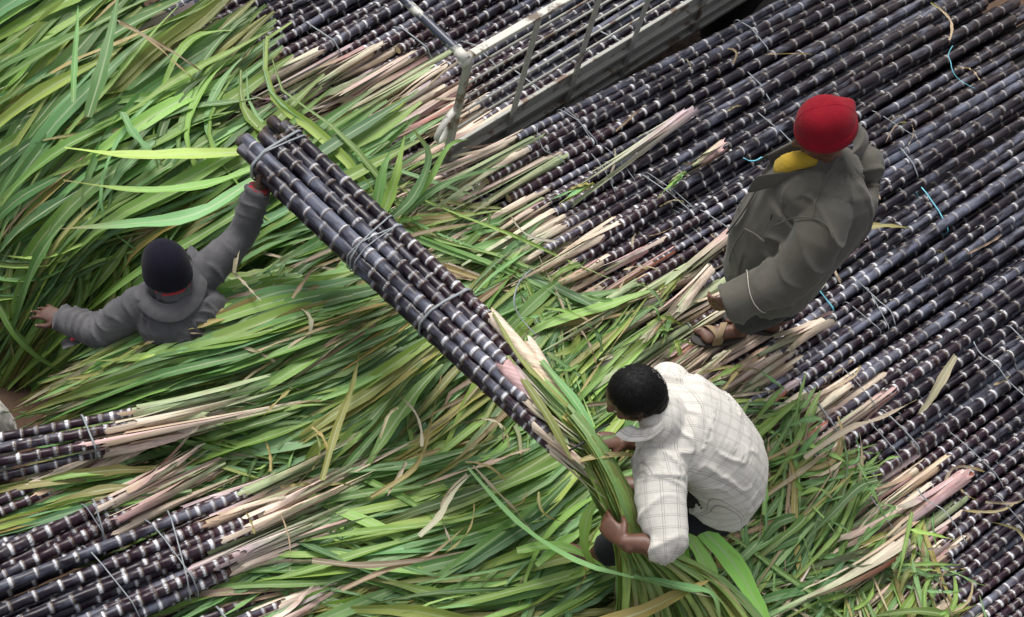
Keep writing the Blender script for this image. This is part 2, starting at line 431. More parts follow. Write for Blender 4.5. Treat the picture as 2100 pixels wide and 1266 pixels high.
# ------------------------------------------------------------------ the big stack that the men stand on
DR = norm([.594, .804]); CR = np.array([DR[1], -DR[0]])
OR = P(900, 352, 1.08)[:2]
def to_sc(px, z=1.1, O=OR, D=DR, C=CR):
    q = P(px[0], px[1], z)[:2]-O; return q@D, q@C
TOPS_R = [to_sc(p) for p in [(915, 350), (1010, 405), (1130, 455), (1250, 545), (1330, 630), (1420, 690), (1520, 785), (1620, 880), (1700, 965), (1770, 1050), (1850, 1130), (1900, 1230), (1960, 1330)]]
TOPS_R.sort(key=lambda q: q[1])
def tops_r(c): return float(np.interp(c, [q[1] for q in TOPS_R], [q[0] for q in TOPS_R]))
WR = 3.45
packR = droppack(176, WR, 1.0, lambda rr: rr.uniform(.0175, .0262), seed=3)
def right_stack():
    nb = 13; bins = {}
    base_jit = [random.uniform(-.10, .14) for _ in range(nb)]; up_jit = [random.uniform(.0, .42) for _ in range(nb)]
    yb = [random.uniform(-.012, .012) for _ in range(nb)]; yu = [random.uniform(-.016, .016) for _ in range(nb)]
    for (y, z, r) in packR:
        k = min(nb-1, int(y/WR*nb)); up = z > 1.06
        kk = min(nb-1, max(0, int(y/WR*nb+random.uniform(-.2, .2)))) if up else k
        s = tops_r(y)+(up_jit[kk] if up else base_jit[kk])+random.uniform(-.09, .12)
        if up and random.random() < .25: s -= .25
        bins.setdefault((kk, up), []).append((y, z, r, s, (yu if up else yb)[kk]+random.uniform(-.011, .011)))
    for (k, up), cs in sorted(bins.items()):
        if k < 4: where = 'between truck and red-capped man'
        elif k < 7: where = 'under the red-capped man'
        elif k < 10: where = 'beside the man in white shirt'
        else: where = 'at the stack edge away from the truck'
        lab = ('upper' if up else 'lower')+' bundle of dark purple sugarcane stacked '+where
        m0 = sum(q[3] for q in cs)/len(cs)
        st = [(m0+random.uniform(.22, .5), random.uniform(-.25, .25), random.uniform(.002, .0035))]
        if random.random() < .8: st.append((st[0][0]+.03, random.uniform(-.25, .25), .002))
        st.append((m0+random.uniform(1.1, 1.7), random.uniform(-.3, .3), random.uniform(.002, .004)))
        twm = M_TWINE_B if (k, up) in ((5, True), (11, False)) else M_TWINE
        bundle(lab, 'sugarcane bundles on the stack '+where, cs, OR, DR, CR, STALKS, st if up or random.random() < .5 else [], twm=twm)
right_stack()

def lowpoly_stack(name, label, W, O, D, C, topf, zmax, length, seed):
    rr = random.Random(seed); V = []; F = []; r = .024; n = 6; A = []
    rows = int(zmax/(r*1.75)); O = np.array([*O, 0]); D = np.array([*D, 0]); C = np.array([*C, 0])
    for k in range(rows):
        y = r*(1 if k % 2 else 2)
        while y < W-r:
            z = r+k*r*1.75*(zmax-2*r)/max(.01, (rows-1)*r*1.75); s0 = topf(y)+rr.uniform(-.12, .2); s1 = s0+length+rr.uniform(-.1, .1)
            o = len(V)
            for s in (s0, s1):
                for j in range(n):
                    a = 2*math.pi*j/n; V.append(O+D*s+C*(y+r*math.cos(a))+np.array([0, 0, z+r*math.sin(a)])); A.append((0, .5, 0))
            for j in range(n): F.append((o+j, o+(j+1) % n, o+n+(j+1) % n, o+n+j))
            F.append(tuple(o+j for j in range(n-1, -1, -1))); F.append(tuple(o+n+j for j in range(n)))
            y += 2*r+rr.uniform(0, .006)
    me = mesh(name, V, F); pcol(me, 'cane', A); o = link(name, me, None, MC)
    tag(o, label, 'sugarcane', kind='stuff'); return o
lowpoly_stack('sugarcane_stack', 'deep stack of dark sugarcane stalks underneath the top bundles', WR, OR, DR, CR, lambda y: tops_r(y)+.15, .995, 3.0, 4)

# ------------------------------------------------------------------ truck with railed sides
DT = norm([.53, .848]); CT = np.array([DT[1], -DT[0]])
KT = P(957, 118, 1.75)[:2]
def tp(s, c, z): return np.array([*(KT+DT*s+CT*c), z])
def truck():
    root = empty('truck', tp(1.6, -.85, 0)); tag(root, 'truck with white railed sides loaded with dark sugarcane', 'truck')
    D3, C3, U3 = np.array([*DT, 0]), np.array([*CT, 0]), np.array([0, 0, 1.0])
    def bx(name, a, b, hc, hz, mat, bv=.004):
        a, b = np.array(a), np.array(b); ax = (b-a)/2; u = norm(ax)
        if abs(u[2]) > .9: ay, az = C3*hc, D3*hz
        else: ay = norm(np.cross(U3, u))*hc; az = np.cross(u, norm(ay))*hz
        v, f = box_arrays((a+b)/2, ax, ay, az); o = link(name, mesh(name, v, f, False), root, mat); bevel(o, bv); return o
    def rod(name, pts, r, mat, n=10):
        v, f = tube_arrays(pts, r, n); return link(name, mesh(name, v, f), root, mat)
    ZR = 1.75; L = 3.3; W = 1.72
    for side, c0 in ((1, 0.0), (-1, -W)):
        bx('top_rail', tp(-.005, c0, ZR), tp(L, c0, ZR), .019, .013, M_RAIL)
        for s in (0.0, .43, .86, 1.29, 1.85, 2.4, 3.2):
            bx('post', tp(s, c0+.016*side, .80), tp(s, c0+.016*side, ZR-.018), .005 if s else .012, .018, M_RAILD, .002)
        for z in (1.64, 1.535, 1.43, 1.325, 1.22):
            rod('side_rod', [tp(.0, c0-.004*side, z), tp(L, c0-.004*side, z)], .0065, M_RAILD, 8)
        bx('side_panel', tp(0, c0-.01*side, .93), tp(L, c0-.01*side, .93), .006, .16, M_RAILD)
        bx('panel_lip', tp(-.01, c0-.004*side, 1.095), tp(L, c0-.004*side, 1.095), .010, .008, M_RAILD)
        for z in (1.0, .89, .80): bx('panel_rib', tp(-.01, c0+.008*side, z), tp(L, c0+.008*side, z), .014, .014, M_RAILD)
    # rear cross tube, bare dark steel with flaking white paint at the corner
    rod('cross_tube', [tp(-.012, .005, ZR+.004), tp(-.012, -.08, ZR+.006), tp(-.012, -.5, ZR+.01), tp(-.012, -W-.005, ZR+.004)], .021, M_TUBE, 14)
    v, f = tube_arrays([tp(-.012, .012, ZR+.004), tp(-.012, -.045, ZR+.005)], .0245, 14); link('corner_joint', mesh('corner_joint', v, f), root, M_RAIL)
    rod('corner_weld', [tp(-.03, .0, ZR-.03), tp(-.005, .01, ZR-.005), tp(.03, .0, ZR+.012)], .021, M_RAIL, 10)
    # bent latch strap on the corner post
    pts = []
    for i in range(22):
        a = -2.6+i*.26; pts.append((a, i))
    V = []; F = []
    ctr = tp(-.045, .02, 1.36)
    ax, ay = -norm(D3+C3*-.25), U3
    path = [ctr+ax*x+ay*y for x, y in [(-.055, .045), (0, .05), (.05, .03), (.085, -.01), (.09, -.05), (.06, -.075), (.02, -.06), (-.005, -.025), (.0, -.005)]]
    path = catmull(path, np.linspace(0, 1, 26)); sd_ = C3*.016
    for p in path:
        V += [p-sd_, p+sd_]
    for i in range(len(path)-1): F.append((2*i, 2*i+1, 2*i+3, 2*i+2))
    o = link('latch_strap', mesh('latch_strap', V, F), root, M_RAIL); sm = o.modifiers.new('solid', 'SOLIDIFY'); sm.thickness = .004
    bx('bed_floor', tp(-.02, -W/2, .775), tp(L, -W/2, .775), W/2-.02, .02, M_RAILD)
    for c0 in (-.45, -W+.45): bx('chassis_beam', tp(-.1, c0, .66), tp(L, c0, .66), .05, .09, M_RUBBER)
    for s in (.75, 2.75):
        for c0 in (-.16, -W+.16):
            v, f = tube_arrays([tp(s, c0-.1, .36), tp(s, c0-.08, .36), tp(s, c0+.08, .36), tp(s, c0+.1, .36)], [.30, .36, .36, .30], 24)
            wh = link('wheel', mesh('wheel', v, f), root, M_RUBBER)
            v, f = tube_arrays([tp(s, c0-.112, .36), tp(s, c0+.112, .36)], .17, 16); link('rim', mesh('rim', v, f, False), wh, M_RAILD)
        v, f = tube_arrays([tp(s, -W+.1, .36), tp(s, -.1, .36)], .05, 10); link('axle', mesh('axle', v, f), root, M_RUBBER)
        for c0 in (-.45, -W+.45): bx('spring_hanger', tp(s, c0, .38), tp(s, c0, .58), .04, .1, M_RUBBER)
truck()

TOPS_T = [to_sc(p, 1.05, KT, DT, CT) for p in [(150, -60), (330, 70), (400, 150), (540, 160), (660, 150), (760, 170), (830, 240), (870, 300)]]
TOPS_T.sort(key=lambda q: q[1])
def tops_t(c): return float(np.interp(c, [q[1] for q in TOPS_T], [q[0] for q in TOPS_T]))
def truck_load():
    W = 1.60; pk = droppack(94, W, .80, lambda rr: rr.uniform(.0185, .0255), seed=8)
    bins = {}; nb = 6
    j1 = [random.uniform(-.1, .1) for _ in range(nb)]; j2 = [random.uniform(.0, .5) for _ in range(nb)]; ya = [random.uniform(-.012, .012) for _ in range(nb)]
    for (y, z, r) in pk:
        k = min(nb-1, int(y/W*nb)); up = z > .862
        bins.setdefault((k, up), []).append((y-W-.045, z, r, tops_t(y-W-.045)+(j2 if up else j1)[k]+random.uniform(-.1, .12), ya[k]+random.uniform(-.004, .004)))
    for (k, up), cs in sorted(bins.items()):
        m0 = sum(q[3] for q in cs)/len(cs)
        lab = ('upper' if up else 'lower')+' bundle of dark sugarcane in the truck bed, '+('next to the railed side' if k > 3 else 'away from the railed side')
        bundle(lab, 'sugarcane bundles loaded '+('next to the railed side' if k > 3 else 'away from the railed side'), cs, KT, DT, CT, STALKS,
               [(m0+.3, random.uniform(-.2, .2), .004), (m0+.9, random.uniform(-.3, .3), .004)] if up else [])
truck_load()

# ------------------------------------------------------------------ bundles at the lower left, tops towards the heap
def side_bundle(label, px_top, px_butt, z, n, width, seed, meshes=STALKS, sj=.12, zb=None, straps=(), heap=.25, lead=0, shscale=1.0):
    a = P(*px_top, z); b = P(*px_butt, z if zb is None else zb); d3 = b-a; Lh = np.linalg.norm(d3[:2]); d = d3[:2]/Lh
    c = np.array([d[1], -d[0]]); slope = d3[2]/Lh
    pk = droppack(n, width, 0, lambda rr: rr.uniform(.022, .027), seed=seed, heapw=heap)
    rr = random.Random(seed)
    cs = [(y-width/2, zz+z, r, rr.uniform(-sj, sj)+lead*(y-width/2), rr.uniform(-.012, .012)) for (y, zz, r) in pk]
    return bundle(label, None, cs, a[:2], d, c, meshes, straps, slope=slope, sheath_p=1, shscale=shscale)
side_bundle('thick bundle of dark sugarcane with pale pink sheaths at the edge of the leaf heap', (470, 1105), (-60, 1335), .98, 17, .37, 21, straps=[(.22, -.2, .003), (.25, .15, .0025), (.5, .2, .0025)], lead=-.5)
side_bundle('bluish waxy bundle of sugarcane beside the thick pink sheathed bundle', (265, 1040), (-90, 1215), .97, 8, .24, 22, straps=[(.14, -.2, .003), (.17, .1, .002)])
side_bundle('small sugarcane bundle lying over the bare soil with purple sheaths', (245, 905), (-60, 965), 1.05, 8, .17, 23, STALKS_THIN, straps=[(.12, .2, .004)], sj=.08, zb=1.0)
side_bundle('short sugarcane bundle poking from under green leaves by the soil', (60, 1030), (-120, 1110), .97, 5, .16, 24, STALKS_THIN)
side_bundle('dark sugarcane bundle with cream sheaths half buried in leaves', (560, 1250), (150, 1420), .92, 8, .3, 25, straps=[(.2, .2, .004)])

# ------------------------------------------------------------------ leaves
GREENS = np.array([(.115, .205, .042), (.075, .165, .045), (.150, .240, .050), (.100, .205, .080), (.165, .270, .065), (.055, .115, .032), (.085, .175, .065), (.200, .270, .058), (.135, .250, .090), (.120, .225, .055)])
YELLOWS = np.array([(.29, .28, .08), (.36, .31, .11), (.25, .28, .07), (.38, .29, .11)])
DRY = np.array([(.42, .31, .19), (.50, .38, .25), (.33, .22, .13), (.55, .47, .35), (.36, .27, .19)])
NS = 13
TT = np.linspace(0, 1, NS)
def leaf_arrays(path, W, roll, twist, fold, kind, seed, base_w=.55, torn=False, blunt=False, gain=1.0, pale=0.):
    """path (NS,3) -> verts (NS*5,3), colours, uv.  A folded strap-like blade with a pale rib"""
    r = np.random.default_rng(seed)
    T = norm(np.gradient(path, axis=0)); up = np.array([0, 0, 1.0])
    S = norm(np.cross(T, up)); B = np.cross(S, T)
    ang = roll+twist*TT+.22*np.sin(TT*r.uniform(3, 8)+r.uniform(0, 6))*r.uniform(0, 1)
    S2 = S*np.cos(ang)[:, None]+B*np.sin(ang)[:, None]; B2 = B*np.cos(ang)[:, None]-S*np.sin(ang)[:, None]
    w = W*np.minimum(base_w+(1-base_w)*np.minimum(TT/.3, 1), np.maximum(.012, (1-TT)/.62)**.75)
    w = np.minimum(w, W)
    if blunt: w = W*np.minimum(.8+TT, np.where(TT > .96, .5, 1))
    w *= 1+.06*np.sin(TT*r.uniform(10, 30)+r.uniform(0, 6))
    wl = w*(1+.10*r.standard_normal(NS)*(1.5 if torn else .5)); wr = w*(1+.10*r.standard_normal(NS)*(1.5 if torn else .5))
    lift = math.sin(fold); cs = math.cos(fold)
    cols = (-1, -.5, 0, .5, 1); V = np.zeros((NS, 5, 3)); UV = np.zeros((NS, 5, 3)); C = np.zeros((NS, 5, 3))
    if kind == 'g': base = GREENS[r.integers(len(GREENS))]*r.uniform(1.0, 2.0)
    elif kind == 'y': base = YELLOWS[r.integers(len(YELLOWS))]*r.uniform(.75, 1.1)
    else: base = DRY[r.integers(len(DRY))]*r.uniform(.7, 1.1)
    base = base*(gain if kind == 'g' else min(gain, 1.15))*np.array([r.uniform(.9, 1.1), 1, r.uniform(.85, 1.2)])
    base = base*(1-pale)+np.array([.27, .36, .10])*r.uniform(.75, 1.2)*pale
    tipc = YELLOWS[r.integers(len(YELLOWS))]*.8 if r.random() < .35 else (DRY[r.integers(len(DRY))]*.8 if r.random() < .25 else base*r.uniform(.8, 1.2))
    rip = r.uniform(.002, .006)*np.sin(TT*r.uniform(12, 26)+r.uniform(0, 6))
    for k, q in enumerate(cols):
        ww = wl if q < 0 else wr
        V[:, k] = path+S2*(q*ww/2*cs)[:, None]+B2*(abs(q)*ww/2*lift+(rip if abs(q) == 1 else 0)*(1 if q > 0 else -1))[:, None]
        UV[:, k, 0] = (q+1)/2; UV[:, k, 1] = TT; UV[:, k, 2] = (seed*.6180339) % 1
        f = np.clip((TT-.55)/.45, 0, 1)[:, None]**1.5
        C[:, k] = base*(1-f)+tipc*f
        if kind == 'g': C[:, k] = C[:, k]*(1-.35*(1-np.clip(TT/.18, 0, 1)))[:, None]+np.array([.20, .23, .11])*(.35*(1-np.clip(TT/.18, 0, 1)))[:, None]
    return V.reshape(-1, 3), C.reshape(-1, 3), UV.reshape(-1, 3)
LQ = np.array([(i*5+j, i*5+j+1, (i+1)*5+j+1, (i+1)*5+j) for i in range(NS-1) for j in range(4)], np.int32)
def leaves_mesh(name, L):
    V = np.concatenate([q[0] for q in L]); C = np.concatenate([q[1] for q in L]); U = np.concatenate([q[2] for q in L])
    F = np.concatenate([LQ+i*NS*5 for i in range(len(L))])
    me = quads_mesh(name, V, F); pcol(me, 'lc', C); pcol(me, 'luv', U); me.materials.append(ML); return me
def leaf_obj(name, arr, parent=None):
    V, C, U = arr; o0 = V[2].copy(); me = leaves_mesh(name, [(V-o0, C, U)])
    o = bpy.data.objects.new(name, me); COL.objects.link(o); o.location = o0
    if parent is not None: o.parent = parent; o.matrix_parent_inverse = parent_inv(parent)
    return o
LSEED = [1000]
def nseed(): LSEED[0] += 1; return LSEED[0]

def lump(p, ph=0):
    x, y = p[..., 0], p[..., 1]
    return .016*np.sin(x*4.1+y*2.3+ph)+.012*np.sin(x*-3.2+y*6.1+1.7+ph)+.006*np.sin(x*9.3+y*7.7+2*ph)

class Patch:
    """a flow of leaves laid over a surface given by rows of (pixel, height) from leaf bases (v=0) to tips (v=1)"""
    def __init__(s, rows): s.rows = [np.array([P(*q) for q in r]) for r in rows]
    def at(s, u, v):
        u = np.atleast_1d(u); v = np.atleast_1d(v); n = len(u)
        R_ = np.stack([catmull(r, u) for r in s.rows], 1); k = len(s.rows)        # (n, rows, 3)
        x = np.clip(v, 0, 1)*(k-1); i = np.minimum(x.astype(int), k-2); f = (x-i)[:, None]; a = np.arange(n)
        p1 = R_[a, i]; p2 = R_[a, i+1]
        p0 = np.where((i > 0)[:, None], R_[a, np.maximum(i-1, 0)], 2*p1-p2); p3 = np.where((i < k-2)[:, None], R_[a, np.minimum(i+2, k-1)], 2*p2-p1)
        out = .5*((2*p1)+(-p0+p2)*f+(2*p0-5*p1+4*p2-p3)*f**2+(-p0+3*p1-3*p2+p3)*f**3)
        out += np.where(v < 0, v*(k-1), 0)[:, None]*(R_[:, 1]-R_[:, 0])+np.where(v > 1, (v-1)*(k-1), 0)[:, None]*(R_[:, -1]-R_[:, -2])
        out[:, 2] += lump(out); return out
    def length(s):
        a = s.at(np.array([.5]*9), np.linspace(0, 1, 9)); return np.linalg.norm(np.diff(a, axis=0), axis=1).sum()

ALL_TOP = []      # (size, arrays, zone) of leaves that lie on top: candidates for leaves built one by one
def flow(p, n, zone, ln=(.55, 1.15), wd=(.012, .05), depth=.13, spread=.10, dry=.06, yel=.07, top_frac=.12, vr=(-.15, .85), ur=(0, 1), arch=.05, gain=1.0):
    out = []; Lp = p.length(); left = 0
    for i in range(n):
        if left <= 0:        # leaves of one top lie together as a sheaf
            left = rng.integers(4, 13); cu, cv0 = rng.uniform(*ur), rng.uniform(*vr); cdu, ccv = rng.normal(0, spread*1.6), rng.normal(0, spread*.6); clay = rng.random(); cg = rng.uniform(.8, 1.2); ck = rng.random()
        left -= 1
        sd = nseed(); u0 = np.clip(cu+rng.normal(0, .035), ur[0]-.04, ur[1]+.04); v0 = np.clip(cv0+rng.normal(0, .07), vr[0]-.2, vr[1]); l = rng.uniform(*ln); dv = l/Lp
        lay = np.clip(clay*.75+rng.random()*.25, 0, 1)
        du = (cdu+rng.normal(0, spread*.6))*l; cv = (ccv+rng.normal(0, spread*.25))*l
        u = np.clip(u0+du*TT+cv*TT**2, ur[0]-.15, ur[1]+.15); v = v0+dv*TT
        if rng.random() < .16: u = u+rng.choice([-1, 1])*rng.uniform(.08, .22)*np.clip(TT-rng.uniform(.35, .75), 0, 1)   # a snapped blade
        pth = p.at(u, v)
        fr = rng.uniform(5, 12)
        pth[:, 2] += -depth*(1-lay)+arch*rng.uniform(-.2, 1)*lay*np.sin(math.pi*TT)+.008*np.sin(TT*fr+rng.uniform(0, 6))-.03*rng.random()*TT**3
        k = rng.random() if rng.random() < .6 else ck; kind = 'd' if k < dry else ('y' if k < dry+yel else 'g')
        W = rng.uniform(*wd)*(1.0 if kind != 'd' else .6)
        arr = leaf_arrays(pth, W, rng.normal(0, .30), rng.normal(0, .35), rng.uniform(.05, .45), kind, sd, .2, torn=rng.random() < .3, gain=gain*cg)
        if lay > 1-top_frac and W > .02: ALL_TOP.append((W*l, arr, zone, kind))
        else: out.append(arr)
    return out

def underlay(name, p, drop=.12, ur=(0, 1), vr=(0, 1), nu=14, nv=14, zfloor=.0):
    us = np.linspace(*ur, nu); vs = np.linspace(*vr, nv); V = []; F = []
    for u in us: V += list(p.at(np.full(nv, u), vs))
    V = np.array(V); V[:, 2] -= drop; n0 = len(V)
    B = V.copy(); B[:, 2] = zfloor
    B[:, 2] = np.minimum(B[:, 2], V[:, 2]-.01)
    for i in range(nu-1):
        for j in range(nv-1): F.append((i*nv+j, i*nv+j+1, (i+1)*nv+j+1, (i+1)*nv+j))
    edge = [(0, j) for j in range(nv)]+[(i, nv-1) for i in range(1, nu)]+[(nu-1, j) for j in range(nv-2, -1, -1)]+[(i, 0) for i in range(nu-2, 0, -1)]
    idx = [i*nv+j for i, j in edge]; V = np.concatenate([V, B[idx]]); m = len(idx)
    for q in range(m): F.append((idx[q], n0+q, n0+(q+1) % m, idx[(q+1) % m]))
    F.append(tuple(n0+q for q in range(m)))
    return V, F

P1 = Patch([[(330, -190, 1.2), (440, 40, 1.14), (520, 190, 1.12), (690, 240, 1.12), (900, 330, 1.10)],
            [(120, -60, 1.1), (220, 190, 1.08), (330, 330, 1.06), (520, 380, 1.04), (700, 450, 1.02)],
            [(-80, 80, .88), (20, 330, .84), (130, 480, .82), (310, 500, .84), (560, 540, .90)],
            [(-260, 230, .5), (-120, 470, .46), (20, 625, .44), (190, 645, .46), (420, 640, .55)]])
P2 = Patch([[(830, 330, 1.10), (1000, 420, 1.13), (1130, 480, 1.15), (1260, 580, 1.15), (1340, 690, 1.14)],
            [(740, 420, 1.06), (850, 500, 1.10), (960, 580, 1.14), (1080, 680, 1.13), (1180, 790, 1.12)],
            [(600, 520, 1.02), (700, 580, 1.10), (820, 660, 1.12), (930, 780, 1.10), (1040, 900, 1.08)]])
P3 = Patch([[(640, 505, 1.12), (790, 560, 1.20), (860, 610, 1.24), (900, 680, 1.20), (900, 780, 1.14)],
            [(520, 560, 1.16), (600, 610, 1.24), (660, 680, 1.26), (700, 790, 1.2), (760, 890, 1.13)],
            [(420, 590, 1.14), (400, 680, 1.22), (430, 760, 1.22), (500, 870, 1.14), (620, 970, 1.07)],
            [(370, 600, 1.06), (240, 735, 1.08), (245, 822, 1.04), (330, 922, 1.02), (480, 1030, 1.02)]])
P4 = Patch([[(960, 720, 1.08), (1180, 830, 1.12), (1270, 960, 1.13), (1330, 1110, 1.12), (1480, 1330, 1.1)],
            [(760, 830, 1.06), (950, 950, 1.10), (1000, 1080, 1.10), (1080, 1210, 1.08), (1180, 1400, 1.06)],
            [(560, 900, 1.02), (660, 1040, 1.06), (740, 1150, 1.07), (820, 1260, 1.05), (900, 1420, 1.02)],
            [(360, 930, .98), (430, 1090, 1.0), (480, 1220, 1.0), (540, 1320, 1.0), (640, 1470, .98)]])
P5 = Patch([[(1500, 740, 1.16), (1700, 850, 1.17), (1800, 960, 1.17), (1870, 1090, 1.17), (2010, 1250, 1.16)],
            [(1420, 830, 1.13), (1590, 960, 1.15), (1660, 1070, 1.15), (1740, 1180, 1.14), (1850, 1330, 1.14)],
            [(1330, 930, 1.10), (1440, 1090, 1.12), (1520, 1190, 1.12), (1580, 1290, 1.12), (1680, 1420, 1.12)]])
P8 = Patch([[(120, 560, .1), (260, 640, .1), (330, 740, .08)], [(30, 650, .07), (140, 730, .06), (230, 810, .06)], [(-80, 740, .05), (20, 820, .04), (120, 900, .05)]])
P6 = Patch([[(400, 925, 1.06), (430, 965, 1.05), (440, 1000, 1.04)],
            [(200, 965, 1.06), (210, 1010, 1.05), (220, 1050, 1.04)],
            [(-60, 1000, 1.05), (-50, 1060, 1.05), (-40, 1120, 1.04)]])
H = {}
H['z1'] = flow(P1, 920, ur=(-.22, 1), zone='behind the truck', ln=(.8, 1.5), wd=(.022, .085), depth=.16, spread=.035, dry=.03, yel=.06, arch=.08)
H['z2'] = flow(P2, 560, 'below the stacked stalks', ln=(.5, 1.1), wd=(.01, .058), depth=.12, dry=.13, yel=.08, spread=.12, vr=(-.14, .85))
H['z3'] = flow(P3, 680, 'on the central heap', ln=(.6, 1.25), wd=(.02, .08), depth=.14, dry=.03, yel=.07, spread=.05, vr=(-.05, .62))
H['z3'] += flow(P3, 250, 'on the central heap', ln=(.25, .6), wd=(.006, .03), depth=.06, dry=.12, yel=.15, spread=.2, vr=(.0, .85), arch=.03)
H['z4'] = flow(P4, 1330, ur=(0, 1.3), zone='in front of the man in white', ln=(.55, 1.3), wd=(.010, .072), depth=.15, dry=.07, yel=.06, spread=.085, gain=1.0)
H['z5'] = flow(P5, 700, ur=(0, 1.22), zone='behind the man in white', ln=(.35, .9), wd=(.008, .045), depth=.10, dry=.13, yel=.08, spread=.14, vr=(-.08, .9), gain=1.0)
H['z6'] = flow(P6, 190, 'between the small sugarcane bundles', ln=(.5, .95), wd=(.015, .05), depth=.04, dry=.04, yel=.12, spread=.1, vr=(0, .7))
H['z8'] = flow(P8, 26, 'on the bare soil', ln=(.3, .8), wd=(.01, .05), depth=.03, dry=.25, yel=.1, spread=.5, top_frac=0, arch=.05, vr=(-.1, 1.1))
H['x2'] = flow(P2, 60, 'below the stacked stalks', ln=(.2, .6), wd=(.01, .045), depth=.03, dry=.15, yel=.1, spread=.9, top_frac=0, arch=.03)
H['x4'] = flow(P4, 110, 'in front of the man in white', ln=(.3, .9), wd=(.01, .05), depth=.03, dry=.12, yel=.1, spread=.45, top_frac=0, arch=.04)
H['x5'] = flow(P5, 90, 'behind the man in white', ln=(.15, .5), wd=(.008, .035), depth=.03, dry=.2, yel=.1, spread=.9, top_frac=0, arch=.03)
H['x1'] = flow(P1, 60, 'behind the truck', ln=(.5, 1.1), wd=(.02, .06), depth=.02, dry=.06, yel=.1, spread=.3, top_frac=0, arch=.06)
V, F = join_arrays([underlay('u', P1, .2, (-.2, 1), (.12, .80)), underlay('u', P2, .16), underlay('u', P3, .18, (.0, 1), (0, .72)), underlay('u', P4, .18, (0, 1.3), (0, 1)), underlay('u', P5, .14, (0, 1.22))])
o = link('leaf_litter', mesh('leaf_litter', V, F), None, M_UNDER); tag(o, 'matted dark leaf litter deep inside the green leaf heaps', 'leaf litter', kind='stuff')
allrest = []
for k in H: allrest += H[k]
ALL_TOP.sort(key=lambda q: -q[0])
NTOP = 165
kinds = {'g': 'long green sugarcane leaf lying ', 'y': 'yellowing sugarcane leaf lying ', 'd': 'dry tan sugarcane leaf lying '}
for (sz, arr, zone, kind) in ALL_TOP[:NTOP]:
    o = leaf_obj('sugarcane_leaf', arr); tag(o, kinds[kind]+zone, 'leaf', {'g': 'green', 'y': 'yellow', 'd': 'dry'}[kind]+' leaves '+zone)
allrest += [q[1] for q in ALL_TOP[NTOP:]]
o = bpy.data.objects.new('leaf_heap', leaves_mesh('leaf_heap', allrest)); COL.objects.link(o)
tag(o, 'heaped green sugarcane leaves covering the ground between stalk stacks', 'leaves', kind='stuff')

# ------------------------------------------------------------------ figures
def loft(pts, rads, side=None, n=18, r0=True, r1=True, sub=3):
    """rounded elliptical tube: rads (a along side, b across); Catmull-smoothed"""
    pts = np.asarray(pts, float); rd = np.array([(q, q) if not hasattr(q, '__len__') else q for q in rads], float)
    k = (len(pts)-1)*sub+1; t = np.linspace(0, 1, k)
    if len(pts) > 2: p = catmull(pts, t); r = np.maximum(catmull(rd, t), .002)
    else: p = pts[0]+(pts[1]-pts[0])*t[:, None]; r = rd[0]+(rd[1]-rd[0])*t[:, None]
    T = norm(np.gradient(p, axis=0))
    if r0:
        e = [(p[0]-T[0]*r[0].mean()*s, r[0]*c) for s, c in ((.95, .25), (.75, .62), (.4, .9))]
        p = np.concatenate([[q[0] for q in e], p]); r = np.concatenate([[q[1] for q in e], r])
    if r1:
        e = [(p[-1]+T[-1]*r[-1].mean()*s, r[-1]*c) for s, c in ((.4, .9), (.75, .62), (.95, .25))]
        p = np.concatenate([p, [q[0] for q in e]]); r = np.concatenate([r, [q[1] for q in e]])
    T = norm(np.gradient(p, axis=0)); k = len(p); V = []; F = []
    s = np.asarray(side if side is not None else (np.cross(T[0], (0, 0, 1.0)) if abs(T[0][2]) < .9 else (1.0, 0, 0)), float)
    for i in range(k):
        s_ = norm(s-T[i]*np.dot(s, T[i])); b = np.cross(T[i], s_)
        if side is None: s = s_
        for j in range(n):
            a = 2*math.pi*j/n; V.append(p[i]+s_*r[i][0]*math.cos(a)+b*r[i][1]*math.sin(a))
    for i in range(k-1):
        for j in range(n): F.append((i*n+j, i*n+(j+1) % n, (i+1)*n+(j+1) % n, (i+1)*n+j))
    F.append(tuple(range(n-1, -1, -1))); F.append(tuple((k-1)*n+j for j in range(n)))
    return V, F
def blob(c, ax, ay, az, n=16, m=12):
    c, ax, ay, az = [np.asarray(q, float) for q in (c, ax, ay, az)]; V = [c+az]; F = []
    for i in range(1, m):
        ph = math.pi*i/m
        for j in range(n):
            a = 2*math.pi*j/n; V.append(c+ax*math.sin(ph)*math.cos(a)+ay*math.sin(ph)*math.sin(a)+az*math.cos(ph))
    V.append(c-az); e = len(V)-1
    for j in range(n):
        F.append((0, 1+j, 1+(j+1) % n)); F.append((e, 1+(m-2)*n+(j+1) % n, 1+(m-2)*n+j))
    for i in range(m-2):
        for j in range(n): F.append((1+i*n+j, 1+(i+1)*n+j, 1+(i+1)*n+(j+1) % n, 1+i*n+(j+1) % n))
    return V, F

